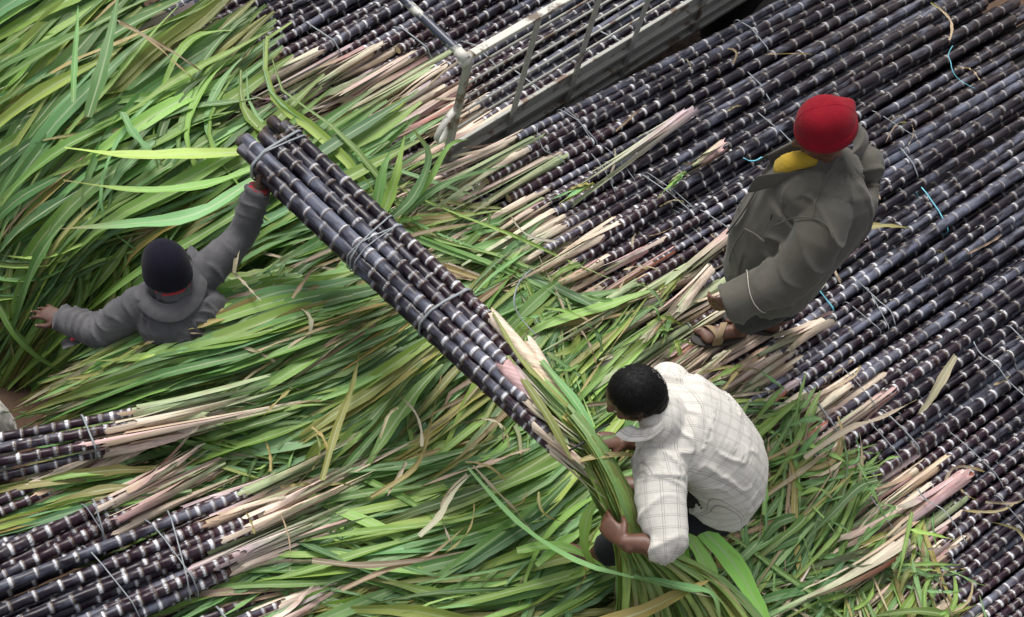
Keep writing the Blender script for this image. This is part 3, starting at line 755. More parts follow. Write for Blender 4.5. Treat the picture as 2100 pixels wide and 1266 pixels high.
def fuse(name, parts, voxel=.008, smooth=3, disp=None, attr=None):
    """one continuous skin over overlapping shapes"""
    v, f = join_arrays(parts); me = mesh(name, v, f); bm = bmesh.new(); bm.from_mesh(me); bmesh.ops.recalc_face_normals(bm, faces=bm.faces); bm.to_mesh(me); bm.free()
    o = bpy.data.objects.new('tmp', me); COL.objects.link(o)
    m = o.modifiers.new('r', 'REMESH'); m.mode = 'VOXEL'; m.voxel_size = voxel
    m = o.modifiers.new('s', 'SMOOTH'); m.iterations = smooth; m.factor = .5
    ev = o.evaluated_get(bpy.context.evaluated_depsgraph_get()); out = bpy.data.meshes.new_from_object(ev)
    bpy.data.objects.remove(o); bpy.data.meshes.remove(me); out.name = name
    n = len(out.vertices); co = np.zeros(n*3, np.float32); out.vertices.foreach_get('co', co); co = co.reshape(-1, 3).astype(float)
    no = np.zeros(n*3, np.float32); out.vertices.foreach_get('normal', no); no = no.reshape(-1, 3)
    cu = attr(co) if attr is not None else None
    if disp is not None:
        co = co+no*disp(co, cu)[:, None]; out.vertices.foreach_set('co', co.astype(np.float32).ravel())
    if cu is not None: pcol(out, 'cuv', cu)
    out.polygons.foreach_set('use_smooth', [True]*len(out.polygons)); out.update(); return out

class Chains:
    """cloth coordinates (around, along, which) from the limbs' centre lines"""
    def __init__(s, chains, planar=False):
        s.ch = []; s.planar = planar
        for pts, side, bias in chains:
            p = catmull(np.array(pts, float), np.linspace(0, 1, 24)) if len(pts) > 2 else np.linspace(pts[0], pts[1], 24)
            L = np.concatenate([[0], np.cumsum(np.linalg.norm(np.diff(p, axis=0), axis=1))]); s.ch.append((p, L, np.asarray(side, float), bias))
    def __call__(s, co):
        best = np.full(len(co), 1e9); out = np.zeros((len(co), 3))
        for k, (p, L, side, bias) in enumerate(s.ch):
            d = np.linalg.norm(co[:, None]-p[None], axis=2); i = np.clip(d.argmin(1), 1, len(p)-2)
            T = norm(p[i+1]-p[i-1]); rel = co-p[i]; al = L[i]+(rel*T).sum(1)
            S = norm(side-T*(T@side)[:, None]); B = np.cross(T, S)
            ar = np.arctan2((rel*B).sum(1), (rel*S).sum(1)) if not (k == 0 and s.planar) else (co@side)/.17; dd = d.min(1)/bias; m = dd < best
            best = np.where(m, dd, best); rr = np.linalg.norm(rel-T*((rel*T).sum(1))[:, None], axis=1).mean()
            rr = {0: .17}.get(k, .07)
            out[m] = np.stack([ar*rr, al, np.full(len(co), float(k))], 1)[m]
        return out
def vnoise(co, f, seed=0):
    o = Vector((seed*3.7, seed*1.9, -seed)); return np.array([mnoise.noise(Vector(q)*f+o) for q in co.tolist()])
def folds(amp_body=.006, amp_sleeve=.006, fs=75, seed=0, fb=6, st=.35):
    """cloth relief: soft sag plus sharp-crested creases, across the sleeves and drawn out along the body"""
    def d(co, cu):
        n1 = vnoise(co, fb, seed); n3 = vnoise(co, 6, seed+9)
        ph = cu[:, 1]*fs+cu[:, 0]*30*n3+n1*6+np.sin(cu[:, 0]*25+seed)*1.2
        sl = (1-np.abs(np.sin(ph*.5)))**2.2
        q = np.stack([cu[:, 0]*fb*3.2+cu[:, 1]*fb*1.2, cu[:, 1]*fb*3.2*st, cu[:, 2]], 1); r = vnoise(q+n1[:, None]*.5, 1, seed+3)
        body = np.clip(1-np.abs(r)*4.5, 0, 1)**1.6*np.clip(n3*2+.55, 0, 1)+n1*.9
        return np.where(cu[:, 2] > .5, amp_sleeve*(sl*np.clip(.55+n3*1.8, 0, 1.3)+.5*n1), amp_body*body)
    return d

def mat_skin(name, col):
    m, nt, b = newmat(name)
    n = noise(nt, coords(nt, (22, 22, 22), False), 1, 5, .6); n2 = noise(nt, coords(nt, (140, 140, 140), False), 1, 3, .6)
    c = mixc(nt, n.outputs['Fac'], tuple(q*.6 for q in col), tuple(q*1.45 for q in col)); nt.links.new(c, b.inputs['Base Color'])
    b.inputs['Roughness'].default_value = .48; b.inputs['Subsurface Weight'].default_value = .06; b.inputs['Subsurface Radius'].default_value = (.01, .004, .002)
    bump(nt, b, n2.outputs['Fac'], .35, .002); return m
def mat_cloth(name, col, dust=(.2, .18, .15), dthr=.58, dmax=.4, weave=600, rough=.9, check=None, stains=()):
    m, nt, b = newmat(name); L = nt.links
    n = noise(nt, coords(nt, (7, 7, 7), False), 1, 5, .6); f = noise(nt, coords(nt, (90, 90, 90), False), 1, 4, .7)
    c = mixc(nt, mth(nt, 'ADD', mth(nt, 'MULTIPLY', n.outputs['Fac'], .6), mth(nt, 'MULTIPLY', f.outputs['Fac'], .4)), tuple(q*.72 for q in col), tuple(q*1.28 for q in col))
    if check:
        at = N(nt, 'ShaderNodeAttribute', attribute_name='cuv'); sp = nt.nodes.new('ShaderNodeSeparateColor'); L.new(at.outputs['Color'], sp.inputs[0])
        def lines(sock, period, offs, wd):
            t = mth(nt, 'FRACT', mth(nt, 'ADD', mth(nt, 'DIVIDE', sock, period), offs)); return mth(nt, 'LESS_THAN', t, wd/period)
        dark = None
        for ch, per in ((0, .046), (1, .044)):
            wob = mth(nt, 'ADD', sp.outputs[ch], mth(nt, 'MULTIPLY', f.outputs['Fac'], .0015))
            a1 = lines(wob, per, 0.0, .0019); a2 = lines(wob, per, .14, .0015)
            a = mth(nt, 'MAXIMUM', a1, a2); dark = a if dark is None else mth(nt, 'MAXIMUM', dark, a)
        fine = None
        for ch in (0, 1):
            a = lines(sp.outputs[ch], .0115, .3, .0018); fine = a if fine is None else mth(nt, 'MAXIMUM', fine, a)
        c = mixc(nt, mth(nt, 'MULTIPLY', fine, .22), c, (.42, .42, .44))
        c = mixc(nt, mth(nt, 'MULTIPLY', dark, .52), c, check)
    for (pt, rad, scol) in stains:
        tc = nt.nodes.new('ShaderNodeTexCoord'); vm = nt.nodes.new('ShaderNodeVectorMath'); vm.operation = 'DISTANCE'; L.new(tc.outputs['Object'], vm.inputs[0]); vm.inputs[1].default_value = tuple(pt)
        sm = noise(nt, coords(nt, (22, 22, 22), False), 1, 6, .7); dd = mth(nt, 'SUBTRACT', mth(nt, 'DIVIDE', vm.outputs['Value'], rad), mth(nt, 'MULTIPLY', mth(nt, 'SUBTRACT', sm.outputs['Fac'], .5), 2.2))
        c = mixc(nt, ramp(nt, dd, [(.2, (.75, .75, .75)), (1.0, (0, 0, 0))]).outputs[0], c, scol)
    du = noise(nt, coords(nt, (5, 5, 5), False), 1, 6, .7)
    c = mixc(nt, mth(nt, 'MULTIPLY', ramp(nt, du.outputs['Fac'], [(dthr, (0, 0, 0)), (dthr+.16, (1, 1, 1))]).outputs[0], dmax), c, dust)
    L.new(c, b.inputs['Base Color']); b.inputs['Roughness'].default_value = rough; b.inputs['Specular IOR Level'].default_value = .15
    b.inputs['Sheen Weight'].default_value = .12
    w = noise(nt, coords(nt, (weave, weave, weave), False), 1, 2, .5); cr = noise(nt, coords(nt, (16, 16, 16), False), 1, 3, .5); cr.inputs['Distortion'].default_value = 1.6
    bump(nt, b, mth(nt, 'ADD', mth(nt, 'MULTIPLY', w.outputs['Fac'], .25), mth(nt, 'MULTIPLY', cr.outputs['Fac'], .5)), .45, .004); return m
def mat_knit(name, col, dark=.55):
    m, nt, b = newmat(name); L = nt.links
    n = noise(nt, coords(nt, (14, 14, 14), False), 1, 5, .65); f = noise(nt, coords(nt, (240, 240, 240), False), 1, 3, .6)
    c = mixc(nt, n.outputs['Fac'], tuple(q*dark for q in col), tuple(q*1.35 for q in col)); L.new(c, b.inputs['Base Color'])
    b.inputs['Roughness'].default_value = .95; b.inputs['Sheen Weight'].default_value = .06; b.inputs['Specular IOR Level'].default_value = .1
    bump(nt, b, f.outputs['Fac'], .6, .003); return m
SK1 = mat_skin('brown_skin', (.105, .047, .028)); SK2 = mat_skin('deep_brown_skin', (.075, .036, .024))
M_NAIL = mat_plain('nail', (.30, .18, .14), .35); M_EYE = mat_plain('eye', (.5, .46, .42), .2)
M_COAT = mat_cloth('grey_brown_wool', (.080, .076, .064), (.12, .105, .08), .52, .5)
M_SHIRTW = mat_cloth('white_checked_cotton', (.57, .545, .49), (.17, .15, .125), .57, .6, check=(.085, .075, .07), weave=900, stains=[(P(1318, 955, 1.83), .085, (.16, .145, .13)), (P(1340, 1150, 1.68), .05, (.25, .22, .19))])
M_DENIM = mat_cloth('washed_grey_cotton', (.066, .065, .070), (.145, .14, .14), .5, .5)
M_TROU = mat_cloth('black_trouser_cloth', (.012, .012, .014), (.05, .045, .04), .6, .4)
M_YEL = mat_cloth('yellow_cloth', (.33, .22, .022), (.3, .2, .05), .6, .3)
M_REDK = mat_knit('red_knit', (.20, .006, .014)); M_NAVY = mat_knit('navy_knit', (.007, .0065, .013)); M_REDT = mat_cloth('red_trim', (.33, .03, .04))
M_HAIR = mat_plain('black_hair', (.006, .0055, .0055), .6, (80, 80, 80), .4)
M_HAIR.node_tree.nodes['Principled BSDF'].inputs['Specular IOR Level'].default_value = .18
M_SANDAL = mat_plain('tan_sandal_leather', (.22, .155, .085), .7, (60, 60, 60), .3); M_SOLE = mat_plain('dark_sole', (.04, .035, .03), .8)
M_BTN = mat_plain('pale_button', (.6, .58, .55), .3); M_THREAD = mat_plain('pale_thread', (.45, .42, .36), .8)
M_STUB = mat_plain('stubble_hem', (.3, .28, .25), .9)

def basis(f, u):
    f = norm(f); l = norm(np.cross(u, f)); u = np.cross(f, l); return f, l, u
def head_parts(c, f, u, s=1.0):
    """skull, jaw, brow, nose, lips, ears round centre c looking along f"""
    f, l, u = basis(f, u); q = lambda a, b, d: np.asarray(c)+(f*a+l*b+u*d)*s
    pr = [blob(q(-.008, 0, .02), f*.098*s, l*.076*s, u*.096*s, 20, 14), blob(q(.032, 0, -.055), f*.056*s, l*.054*s, u*.062*s),
          blob(q(.075, 0, -.098), f*.022*s, l*.022*s, u*.018*s), blob(q(.083, 0, .022), f*.016*s, l*.05*s, u*.012*s),
          loft([q(.088, 0, .018), q(.102, 0, -.010), q(.113, 0, -.028)], [.008*s, .0105*s, .014*s], n=10),
          blob(q(.094, .013, -.032), f*.011*s, l*.009*s, u*.008*s), blob(q(.094, -.013, -.032), f*.011*s, l*.009*s, u*.008*s),
          blob(q(.086, 0, -.056), f*.012*s, l*.025*s, u*.006*s), blob(q(.085, 0, -.068), f*.012*s, l*.022*s, u*.007*s)]
    for e in (-1, 1):
        pr += [blob(q(-.012, .077*e, -.012), f*.016*s, l*.009*s, u*.031*s), blob(q(-.002, .072*e, -.038), f*.009*s, l*.009*s, u*.010*s), blob(q(.062, .042*e, -.022), f*.022*s, l*.022*s, u*.018*s)]
    return pr
def hand_parts(w, d, n, curl, thumb=1, s=1.0, spread=.07, tcurl=.5):
    """palm from wrist w along d, back of the hand facing n, fingers curling away from n; thumb on side thumb*cross(n,d)"""
    d, n = norm(d), norm(n); n = norm(n-d*np.dot(n, d)); sd = np.cross(n, d)*thumb; w = np.asarray(w, float)
    pr = [loft([w-d*.03*s, w+d*.02*s, w+d*.06*s, w+d*.092*s], [(.026*s, .019*s), (.034*s, .018*s), (.041*s, .0155*s), (.038*s, .012*s)], sd, 14)]
    nails = []
    for i in range(4):
        o = (.030-.0205*i)*s; p = w+d*.088*s+sd*o-n*.002; L = np.array([.042, .027, .021])*s*(1, 1.1, 1.03, .82)[i]; a = 0; dirv = norm(d+sd*spread*(1.5-i))
        pts = [w+d*.05*s+sd*o*.8, p]; bend = curl[i] if hasattr(curl, '__len__') else curl
        for q in range(3):
            a += bend*(.8, 1.0, .7)[q]; dd = dirv*math.cos(a)-n*math.sin(a); p = p+dd*L[q]; pts.append(p)
        r = np.array([.0095, .0098, .0090, .0082, .0070])*s*(1, 1.03, .98, .88)[i]
        pr.append(loft(pts, r, None, 10)); nn = n*math.cos(a)+dirv*math.sin(a); nails.append((p+nn*.0055*s+dd*.001, dd, nn, sd))
    p0 = w+d*.018*s+sd*.022*s; p1 = p0+norm(d*.75+sd*.75-n*.35)*.042*s; td = norm(d*.9+sd*.35*(1-tcurl)-n*tcurl); p2 = p1+td*.032*s; p3 = p2+norm(td-n*tcurl*.5)*.026*s
    pr.append(loft([p0, p1, p2, p3], [.015*s, .0125*s, .0108*s, .0088*s], None, 10)); nails.append((p3+n*.006*s, norm(p3-p2), n, sd))
    return pr, nails
def foot_parts(h, d, s=1.0, side=1):
    """bare foot: heel at h on the ground pointing along d; big toe on side*left"""
    u = np.array([0, 0, 1.0]); d = norm(d); l = np.cross(u, d); h = np.asarray(h, float); q = lambda a, b, z: h+(d*a+l*b+u*z)*s
    pr = [loft([q(.01, 0, .03), q(.07, 0, .036), q(.13, 0, .032), q(.175, .002*side, .022)], [(.030*s, .030*s), (.031*s, .036*s), (.038*s, .030*s), (.044*s, .018*s)], l, 14),
          loft([q(.035, 0, .05), q(.03, 0, .10), q(.03, 0, .16)], [.034*s, .033*s, .036*s], None, 14)]
    for i in range(5):
        b = (.034-.0165*i)*side; r = (.0135, .0098, .0092, .0088, .0084)[i]; x = .188-.006*i-.0016*i*i
        pr.append(loft([q(x-.02, b*.95, .019), q(x+.012, b, .020), q(x+.03-.002*i, b, .013)], [r*s, r*s, r*.92*s], None, 10))
    return pr
def shell(name, V, F, parent, mat, th=.004, off=0):
    o = link(name, mesh(name, V, F), parent, mat); m = o.modifiers.new('solid', 'SOLIDIFY'); m.thickness = th; m.offset = off
    m = o.modifiers.new('sub', 'SUBSURF'); m.levels = 1; m.render_levels = 2; return o
def grid_faces(a, b): return [(i*b+j, i*b+j+1, (i+1)*b+j+1, (i+1)*b+j) for i in range(a-1) for j in range(b-1)]
def put_nails(nails, parent):
    for (p, d, n, s) in nails:
        s = norm(np.cross(n, d)); v, f = blob(p, d*.0055, s*.0045, n*.0016, 8, 6); link('fingernail', mesh('fingernail', v, f), parent, M_NAIL)
def put_eyes(c, f, u, parent, s=1.0):
    f, l, u = basis(f, u)
    for e in (-1, 1):
        v, g = blob(np.asarray(c)+(f*.078+l*.032*e+u*.002)*s, f*.012*s, l*.012*s, u*.012*s, 10, 8); link('eye', mesh('eye', v, g), parent, M_EYE)
def beanie(name, c, f, u, mat, parent, rx, ry, h, peak=None, cuff=.03, ck=.03, seed=0):
    """knitted cap with a rolled edge; rx front-back, ry side, h height, c = middle of the rim"""
    f, l, u = basis(f, u); c = np.asarray(c, float); n = 180; V = []; F = []; rows = []
    prof = [(-.014, .90), (-.004, 1.0), (.008, 1.06+ck), (.024, 1.07+ck), (cuff+.004, 1.05+ck), (cuff+.008, 1.0)]
    for k in range(1, 13):
        t = k/12; prof.append((cuff+.012+(h-cuff-.012)*math.sin(t*math.pi/2), max(.02, math.cos(t*math.pi/2)**.72)))
    rr = random.Random(seed)
    for q, (z, r) in enumerate(prof):
        for j in range(n):
            a = 2*math.pi*j/n; rib = 1+(.010 if 0 < q < 5 else .004)*math.cos(a*60)+.02*math.sin(3*a+q*.3+seed)*min(1, z/h)
            V.append(c+(f*rx*math.cos(a)+l*ry*math.sin(a))*r*rib+u*z)
    V = np.array(V)
    if peak is not None:
        tip, wd, am = peak; tip = np.asarray(tip); d2 = ((V-tip)**2).sum(1); dr = norm(tip-(c+u*h*.35)); V = V+dr*(am*np.exp(-d2/(2*wd*wd)))[:, None]
    k = len(prof)
    for i in range(k-1):
        for j in range(n): F.append((i*n+j, i*n+(j+1) % n, (i+1)*n+(j+1) % n, (i+1)*n+j))
    F.append(tuple((k-1)*n+j for j in range(n)))
    o = link(name, mesh(name, V, F), parent, mat); m = o.modifiers.new('solid', 'SOLIDIFY'); m.thickness = .004; m.offset = -1
    v, g = tube_arrays([V[i*n+2] for i in range(6, k-1)]+[V[i*n+n//2+2] for i in range(k-2, 6, -1)], .0016, 6); sm = link('seam', mesh('seam', v, g), o, mat); return o
J = lambda *q: P(*q)
U3 = np.array([0, 0, 1.0])

# ---- man in the red cap, standing on the stalks
def man_red_cap():
    root = empty('person', P(1522, 690, 1.12)); tag(root, 'standing person in red knit cap and long grey-brown coat, looking down', 'person')
    f = norm([-.96, -.22, 0]); l = np.cross(U3, f)
    head = J(1692, 276, 2.565); neck = J(1728, 345, 2.42); shL, shR = J(1700, 452, 2.345), J(1768, 322, 2.355)
    chest, waist, hem = J(1718, 402, 2.25), J(1640, 482, 1.98), J(1588, 556, 1.74)
    elL, wrL = J(1622, 566, 2.11), J(1513, 614, 1.99); elR, wrR = shR+np.array([.03, .03, -.27]), shR+np.array([-.06, .0, -.48])
    hf = norm(f+U3*-.45); hu = norm(U3+f*.35)
    legL = [hem+l*.09+U3*.12, J(1585, 590, 1.62)+l*.08, J(1526, 668, 1.215)]
    hR = hem-l*.12+U3*.12-f*.10; legR = [hR, hR+f*.0-U3*.32, hR-f*.10-U3*.62]
    hp, nails = hand_parts(wrL-norm(wrL-elL)*.02, norm(f*.7-U3*.7), norm(l*.5+U3*.4-f*.3), (.35, .45, .5, .55), 1, .98)
    hp2, nl2 = hand_parts(wrR, norm(f*.8-U3*.6), norm(-l*.6+U3*.4), .5, -1, .98)
    heel = J(1522, 686, 1.135); fd = norm(J(1425, 696, 1.13)-heel); heel2 = legR[2]*np.array([1, 1, 0])+np.array([0, 0, 1.135])
    parts = head_parts(head, hf, hu, 1.02)+[loft([neck-U3*.05, head-U3*.06-f*.02], [.055, .05]), loft([waist, chest, neck-U3*.04], [(.13, .08), (.13, .08), (.06, .06)], l),
             loft([shL, elL, wrL], [.035, .035, .028]), loft([shR, elR, wrR], [.035, .035, .028]), loft([shL, shR], [.04, .04]), loft([waist, hem+U3*.1], [(.14, .1), (.14, .1)], l),
             loft(legL, [.07, .05, .038]), loft(legR, [.07, .05, .038])]+hp+hp2+foot_parts(heel, fd, 1.0, -1)+foot_parts(heel2, norm(f+l*-.2), 1.0, 1)
    link('body', fuse('body', parts, .0055, 2), root, SK1); put_nails(nails, root); put_eyes(head, hf, hu, root)
    # trousers
    tr = [loft([hem+U3*.16, hem+U3*.02], [(.16, .12), (.15, .12)], l), loft([legL[0], legL[1], J(1531, 655, 1.29)], [.10, .085, .068], None, r1=False), loft([legR[0], legR[1], legR[2]+U3*.06], [.10, .085, .066], None, r1=False)]
    ch = Chains([([hem+U3*.2, hem], l, 1.2), (legL, f, 1), (legR, f, 1)])
    link('trousers', fuse('trousers', tr, .009, 3, folds(.006, .008, 45, 3), ch), root, M_TROU)
    # coat: body and sleeves, hem hollow
    ct = [loft([hem+U3*.045+f*.03+l*.02, hem+U3*.12+f*.035+l*.035, waist+f*.06+l*.045, chest+f*.075+l*.02, (shL+shR)/2-U3*.005+f*.075, neck-U3*.02+f*.03], [(.215, .205), (.228, .212), (.235, .225), (.222, .225), (.18, .185), (.10, .115)], l, 28, r0=False),
          loft([shL+l*-.04, shL+(elL-shL)*.3+l*.01, elL, elL+(wrL-elL)*.6, wrL+norm(wrL-elL)*.055], [.098, .100, .096, .088, .084], None, 20, r1=False),
          loft([shR-l*-.04, shR+(elR-shR)*.35, elR, wrR], [.082, .082, .078, .07], None, 20, r1=False)]
    ch = Chains([([hem, waist, chest, neck], l, 1.55), ([shL, elL, wrL], U3, 1), ([shR, elR, wrR], U3, 1)])
    link('coat', fuse('coat', ct, .008, 4, folds(.015, .016, 52, 12, 4.2, .3), ch), root, M_COAT)
    # front edge, lapels and collar as one folded band from the near front round the nape to the far front
    top = [J(1552, 360, 2.335), J(1592, 354, 2.39), J(1650, 348, 2.44), J(1722, 330, 2.475), J(1764, 298, 2.49), J(1765, 262, 2.49), J(1715, 240, 2.47), J(1638, 284, 2.42), J(1572, 318, 2.34)]
    ctr = neck+f*.05
    top = catmull(top, np.linspace(0, 1, 34)); V = []; rows = 5
    for i, p in enumerate(top):
        o = p-ctr; o[2] = 0; o = norm(o); t = i/33; fl = .045+.03*math.sin(math.pi*t)
        k_ = .25+.75*min(1, max(0, (t-.30)/.25))*(1 if t < .8 else .5)
        V += [p-o*.035-U3*.05, p-o*.010-U3*.012, p+U3*.002, p+o*fl*.45*k_-U3*(.022+.02*(1-k_))+o*.003*math.sin(i*1.7), p+o*fl*k_-U3*(.075+.05*(1-k_)+.008*math.sin(i*.9))]
    shell('collar', V, grid_faces(34, 5), root, M_COAT, .006)
    # scarf in the open neck
    sc = [loft([J(1662, 325, 2.45), J(1625, 332, 2.43), J(1600, 342, 2.38)], [(.036, .034), (.042, .03), (.04, .022)], l), loft([neck+f*.07-l*.05, neck+f*.09, neck+f*.08+l*.01], [.04, .045, .035])]
    link('scarf', fuse('scarf', sc, .007, 3, folds(.004, .004, 40, 31, 9), Chains([([neck, neck+f*.12], l, 1)])), root, M_YEL)
    # button, buttonhole, pocket flap and the pale thread round the cuff
    nrm = norm(f*.35+l*.75+U3*.55)
    bc = J(1585, 423, 2.265); v, g = blob(bc, norm(np.cross(nrm, U3))*.011, norm(np.cross(nrm, np.cross(nrm, U3)))*.011, nrm*.004, 14, 8); link('button', mesh('button', v, g), root, M_BTN)
    a = wrL+(elL-wrL)*.30; axd = norm(wrL-elL); ring = []
    for j in range(34):
        an = 2*math.pi*j/33; s1 = norm(np.cross(axd, U3)); s2 = np.cross(axd, s1); ring.append(a+axd*.012*math.sin(an*2)+(s1*math.cos(an)+s2*math.sin(an))*.0915)
    def on_coat(px, ray_from=None):
        return np.array(px)
    # armhole seam and pocket flap follow the coat's own surface
    cm = next(o for o in root.children if o.name.startswith('coat')).data; n_ = len(cm.vertices); cc = np.zeros(n_*3, np.float32); cm.vertices.foreach_get('co', cc); cc = cc.reshape(-1, 3)
    def snap(x, y, z0):
        d = norm(P(x, y, 0)-CPOS); t = (cc-CPOS)@d; dist = np.linalg.norm(cc-CPOS-t[:, None]*d, axis=1); t = np.where(dist < .014, t, 1e9); i = t.argmin(); return CPOS+d*(t[i] if t[i] < 1e8 else np.linalg.norm(P(x, y, z0)-CPOS))-d*.002
    def line(name, pxs, r, mat):
        pts = catmull(np.array([[x, y] for x, y in pxs], float), np.linspace(0, 1, 26)); pts = np.array([snap(x, y, 2.2) for x, y in pts]); pts[1:-1] = (pts[:-2]+pts[1:-1]*2+pts[2:])/4
        v, g = tube_arrays(pts, r, 6); link(name, mesh(name, v, g), root, mat)
    line('armhole_seam', [(1590, 462), (1625, 448), (1665, 447), (1695, 462), (1708, 490)], .0026, M_COAT)
    line('front_edge', [(1562, 366), (1545, 400), (1520, 440), (1490, 480)], .004, M_COAT); line('shoulder_seam', [(1668, 445), (1672, 415), (1688, 380), (1700, 350)], .0022, M_COAT)
    line('pocket_flap', [(1528, 470), (1550, 482), (1568, 497)], .005, M_COAT); line('pocket_edge', [(1528, 470), (1508, 500), (1495, 535)], .0025, M_COAT); line('buttonhole', [(1583, 440), (1580, 452)], .003, M_TROU)
    v, g = tube_arrays(ring, .0017, 6, False); link('cuff_thread', mesh('cuff_thread', v, g), root, M_THREAD)
    # cap
    rim = head+hu*.016-hf*.005
    beanie('knit_cap', rim, norm(hf), hu, M_REDK, root, .112, .105, .148, (J(1741, 214, 2.685), .026, .026), .036, .0, seed=2)
    # sandals
    for (h, d, sd) in ((heel, fd, -1), (heel2, norm(f+l*-.2), 1)):
        lv = np.cross(U3, d); r2 = empty('sandal', h); r2.parent = root; r2.matrix_parent_inverse = parent_inv(root)
        out = []
        for k in range(28):
            an = 2*math.pi*k/28; x = .11+.135*math.cos(an); wv = (.047+.010*math.cos(an))*math.sin(an); out.append(h+d*x+lv*wv-U3*.016)
        V = [p for p in out]+[p+U3*.020 for p in out]; F = [tuple(range(27, -1, -1)), tuple(range(28, 56))]+[(k, (k+1) % 28, 28+(k+1) % 28, 28+k) for k in range(28)]
        bevel(link('sole', mesh('sole', V, F, False), r2, M_SOLE), .004)
        for (x, tilt, wd) in ((.118, .03, .019), (.150, -.022, .017)):
            V = []
            for k in range(13):
                an = math.pi*k/12; pth = h+d*(x+tilt*math.cos(an))+lv*.047*math.cos(an)+U3*((.073 if x < .14 else .058)*math.sin(an)**.5)
                V += [pth-d*wd, pth+d*wd]
            shell('strap', V, grid_faces(13, 2), r2, M_SANDAL, .004)
man_red_cap()

# ---- man in the white checked shirt, bent over the end of the carried bundle
def man_white_shirt():
    root = empty('person', P(1480, 1050, 1.14)); tag(root, 'bending person with short black hair in white checked shirt, gripping cane leaves', 'person')
    head = J(1300, 812, 2.02); neck = J(1352, 858, 1.93); shL, shR = J(1352, 980, 1.80), J(1372, 775, 1.85)
    up, mid, hip = J(1402, 862, 1.86), J(1462, 918, 1.74), J(1474, 1012, 1.47)
    elL, wrL = J(1362, 1118, 1.73), J(1280, 1112, 1.70); elR, wrR = J(1350, 905, 1.62), J(1283, 908, 1.69)
    l = norm(shL-shR); f = norm(np.cross(l, U3))
    hf = norm(J(1225, 838, 1.92)-head); hu = norm(U3+f*.4+hf*.2)
    hpL, n1 = hand_parts(wrL, norm(J(1238, 1072, 1.68)-wrL), norm(U3*.7-CY*.5+f*.35), (.55, .62, .68, .72), -1, 1.0, .03, .6)
    hpR, n2 = hand_parts(wrR, norm(J(1238, 902, 1.70)-wrR), norm(U3*.8+f*.2), (.6, .7, .75, .8), 1, .98, .04, .6)
    kL, kR = J(1325, 1092, 1.38), J(1380, 930, 1.45); aL, aR = J(1228, 1136, 1.17), J(1360, 1000, 1.20)
    fdL = norm(J(1140, 1108, 1.15)-aL)*np.array([1, 1, 0]); hlL = aL-norm(fdL)*.03; hlL[2] = 1.07; hlR = aR.copy(); hlR[2] = 1.135
    parts = head_parts(head, hf, hu, 1.04)+[loft([up-U3*.06, neck-U3*.01, head-hu*.05], [.04, .050, .052]), loft([hip, mid-U3*.03, up-U3*.05, neck-U3*.02], [(.13, .09), (.14, .08), (.13, .07), (.05, .04)], l), loft([shL-U3*.02, shR-U3*.02], [.04, .04]),
             loft([shL, elL, elL+(wrL-elL)*.5, wrL], [.036, .042, .041, .028]), loft([shR, elR, elR+(wrR-elR)*.5, wrR], [.036, .040, .039, .028]),
             loft([hip+l*.05, kL, aL], [.075, .055, .04]), loft([hip-l*.09, kR, aR], [.085, .058, .04])]+hpL+hpR+foot_parts(hlL, fdL, 1.0, -1)+foot_parts(hlR, f, 1.0, 1)
    link('body', fuse('body', parts, .0055, 2), root, SK1); put_nails(n1+n2, root); put_eyes(head, hf, hu, root)
    tr = [loft([mid-U3*.1, hip], [(.17, .13), (.18, .16)], l), loft([hip+l*.05, kL, kL+(aL-kL)*.85], [.10, .08, .07], r1=False), loft([hip-l*.09, kR, kR+(aR-kR)*.85], [.115, .088, .075], r1=False)]
    link('trousers', fuse('trousers', tr, .01, 3, folds(.006, .009, 45, 17), Chains([([mid, hip], l, 1.2), ([hip+l*.09, kL, aL], U3, 1), ([hip-l*.09, kR, aR], U3, 1)])), root, M_TROU)
    a0 = elL+(wrL-elL)*.12
    st = [loft([hip-U3*.0+f*.02, J(1490, 968, 1.60), mid+U3*.01, up+U3*.0, (shL+shR)/2*.5+up*.5-U3*.02, neck+U3*.005], [(.195, .165), (.205, .165), (.208, .152), (.20, .13), (.17, .115), (.105, .085)], l, 28, r0=False),
          loft([shR+l*.04, shL-l*.04], [.10, .10], None, 20),
          loft([shL-l*.07, shL+(elL-shL)*.4, elL-(elL-shL)*.05+(elL-wrL)*.06, elL+(wrL-elL)*.36], [.108, .094, .080, .064], None, 22, r1=False),
          loft([shR+l*.03, elR, elR+(wrR-elR)*.25], [.092, .085, .075], None, 20, r1=False)]
    ch = Chains([([hip, mid, up, neck], l, 1.75), ([shL+(elL-shL)*.28, elL+(elL-shL)*.1], l*.2+f, .85), ([shR, elR], f, 1)], True)
    link('shirt', fuse('shirt', st, .008, 4, folds(.011, .008, 78, 23, 4.6, .5), ch), root, M_SHIRTW)
    # collar
    ctr = neck; ring = [J(1284, 876, 1.95), J(1306, 886, 1.96), J(1343, 878, 1.99), J(1366, 850, 2.005), J(1370, 815, 2.005), J(1357, 780, 1.985), J(1328, 766, 1.95)]
    ring = catmull(ring, np.linspace(0, 1, 24)); V = []
    for i, p in enumerate(ring):
        o = norm((p-ctr)*np.array([1, 1, .2])); V += [p-o*.02+U3*.006, p+U3*.010, p+o*.018-U3*.004, p+o*.045-U3*.030]
    me_c = shell('collar', V, grid_faces(24, 4), root, M_SHIRTW, .004)
    pcol(me_c.data, 'cuv', [(i//4*.013, .006+(i % 4)*.017, 0) for i in range(len(V))])
    # yoke seam, sleeve seam
    def seam(pts, r=.0016):
        v, g = tube_arrays(catmull(pts, np.linspace(0, 1, 26)), r, 6); link('seam', mesh('seam', v, g), root, M_THREAD)
    # short black hair: cap plus combed locks
    f2, l2, u2 = basis(hf, hu); s = 1.04
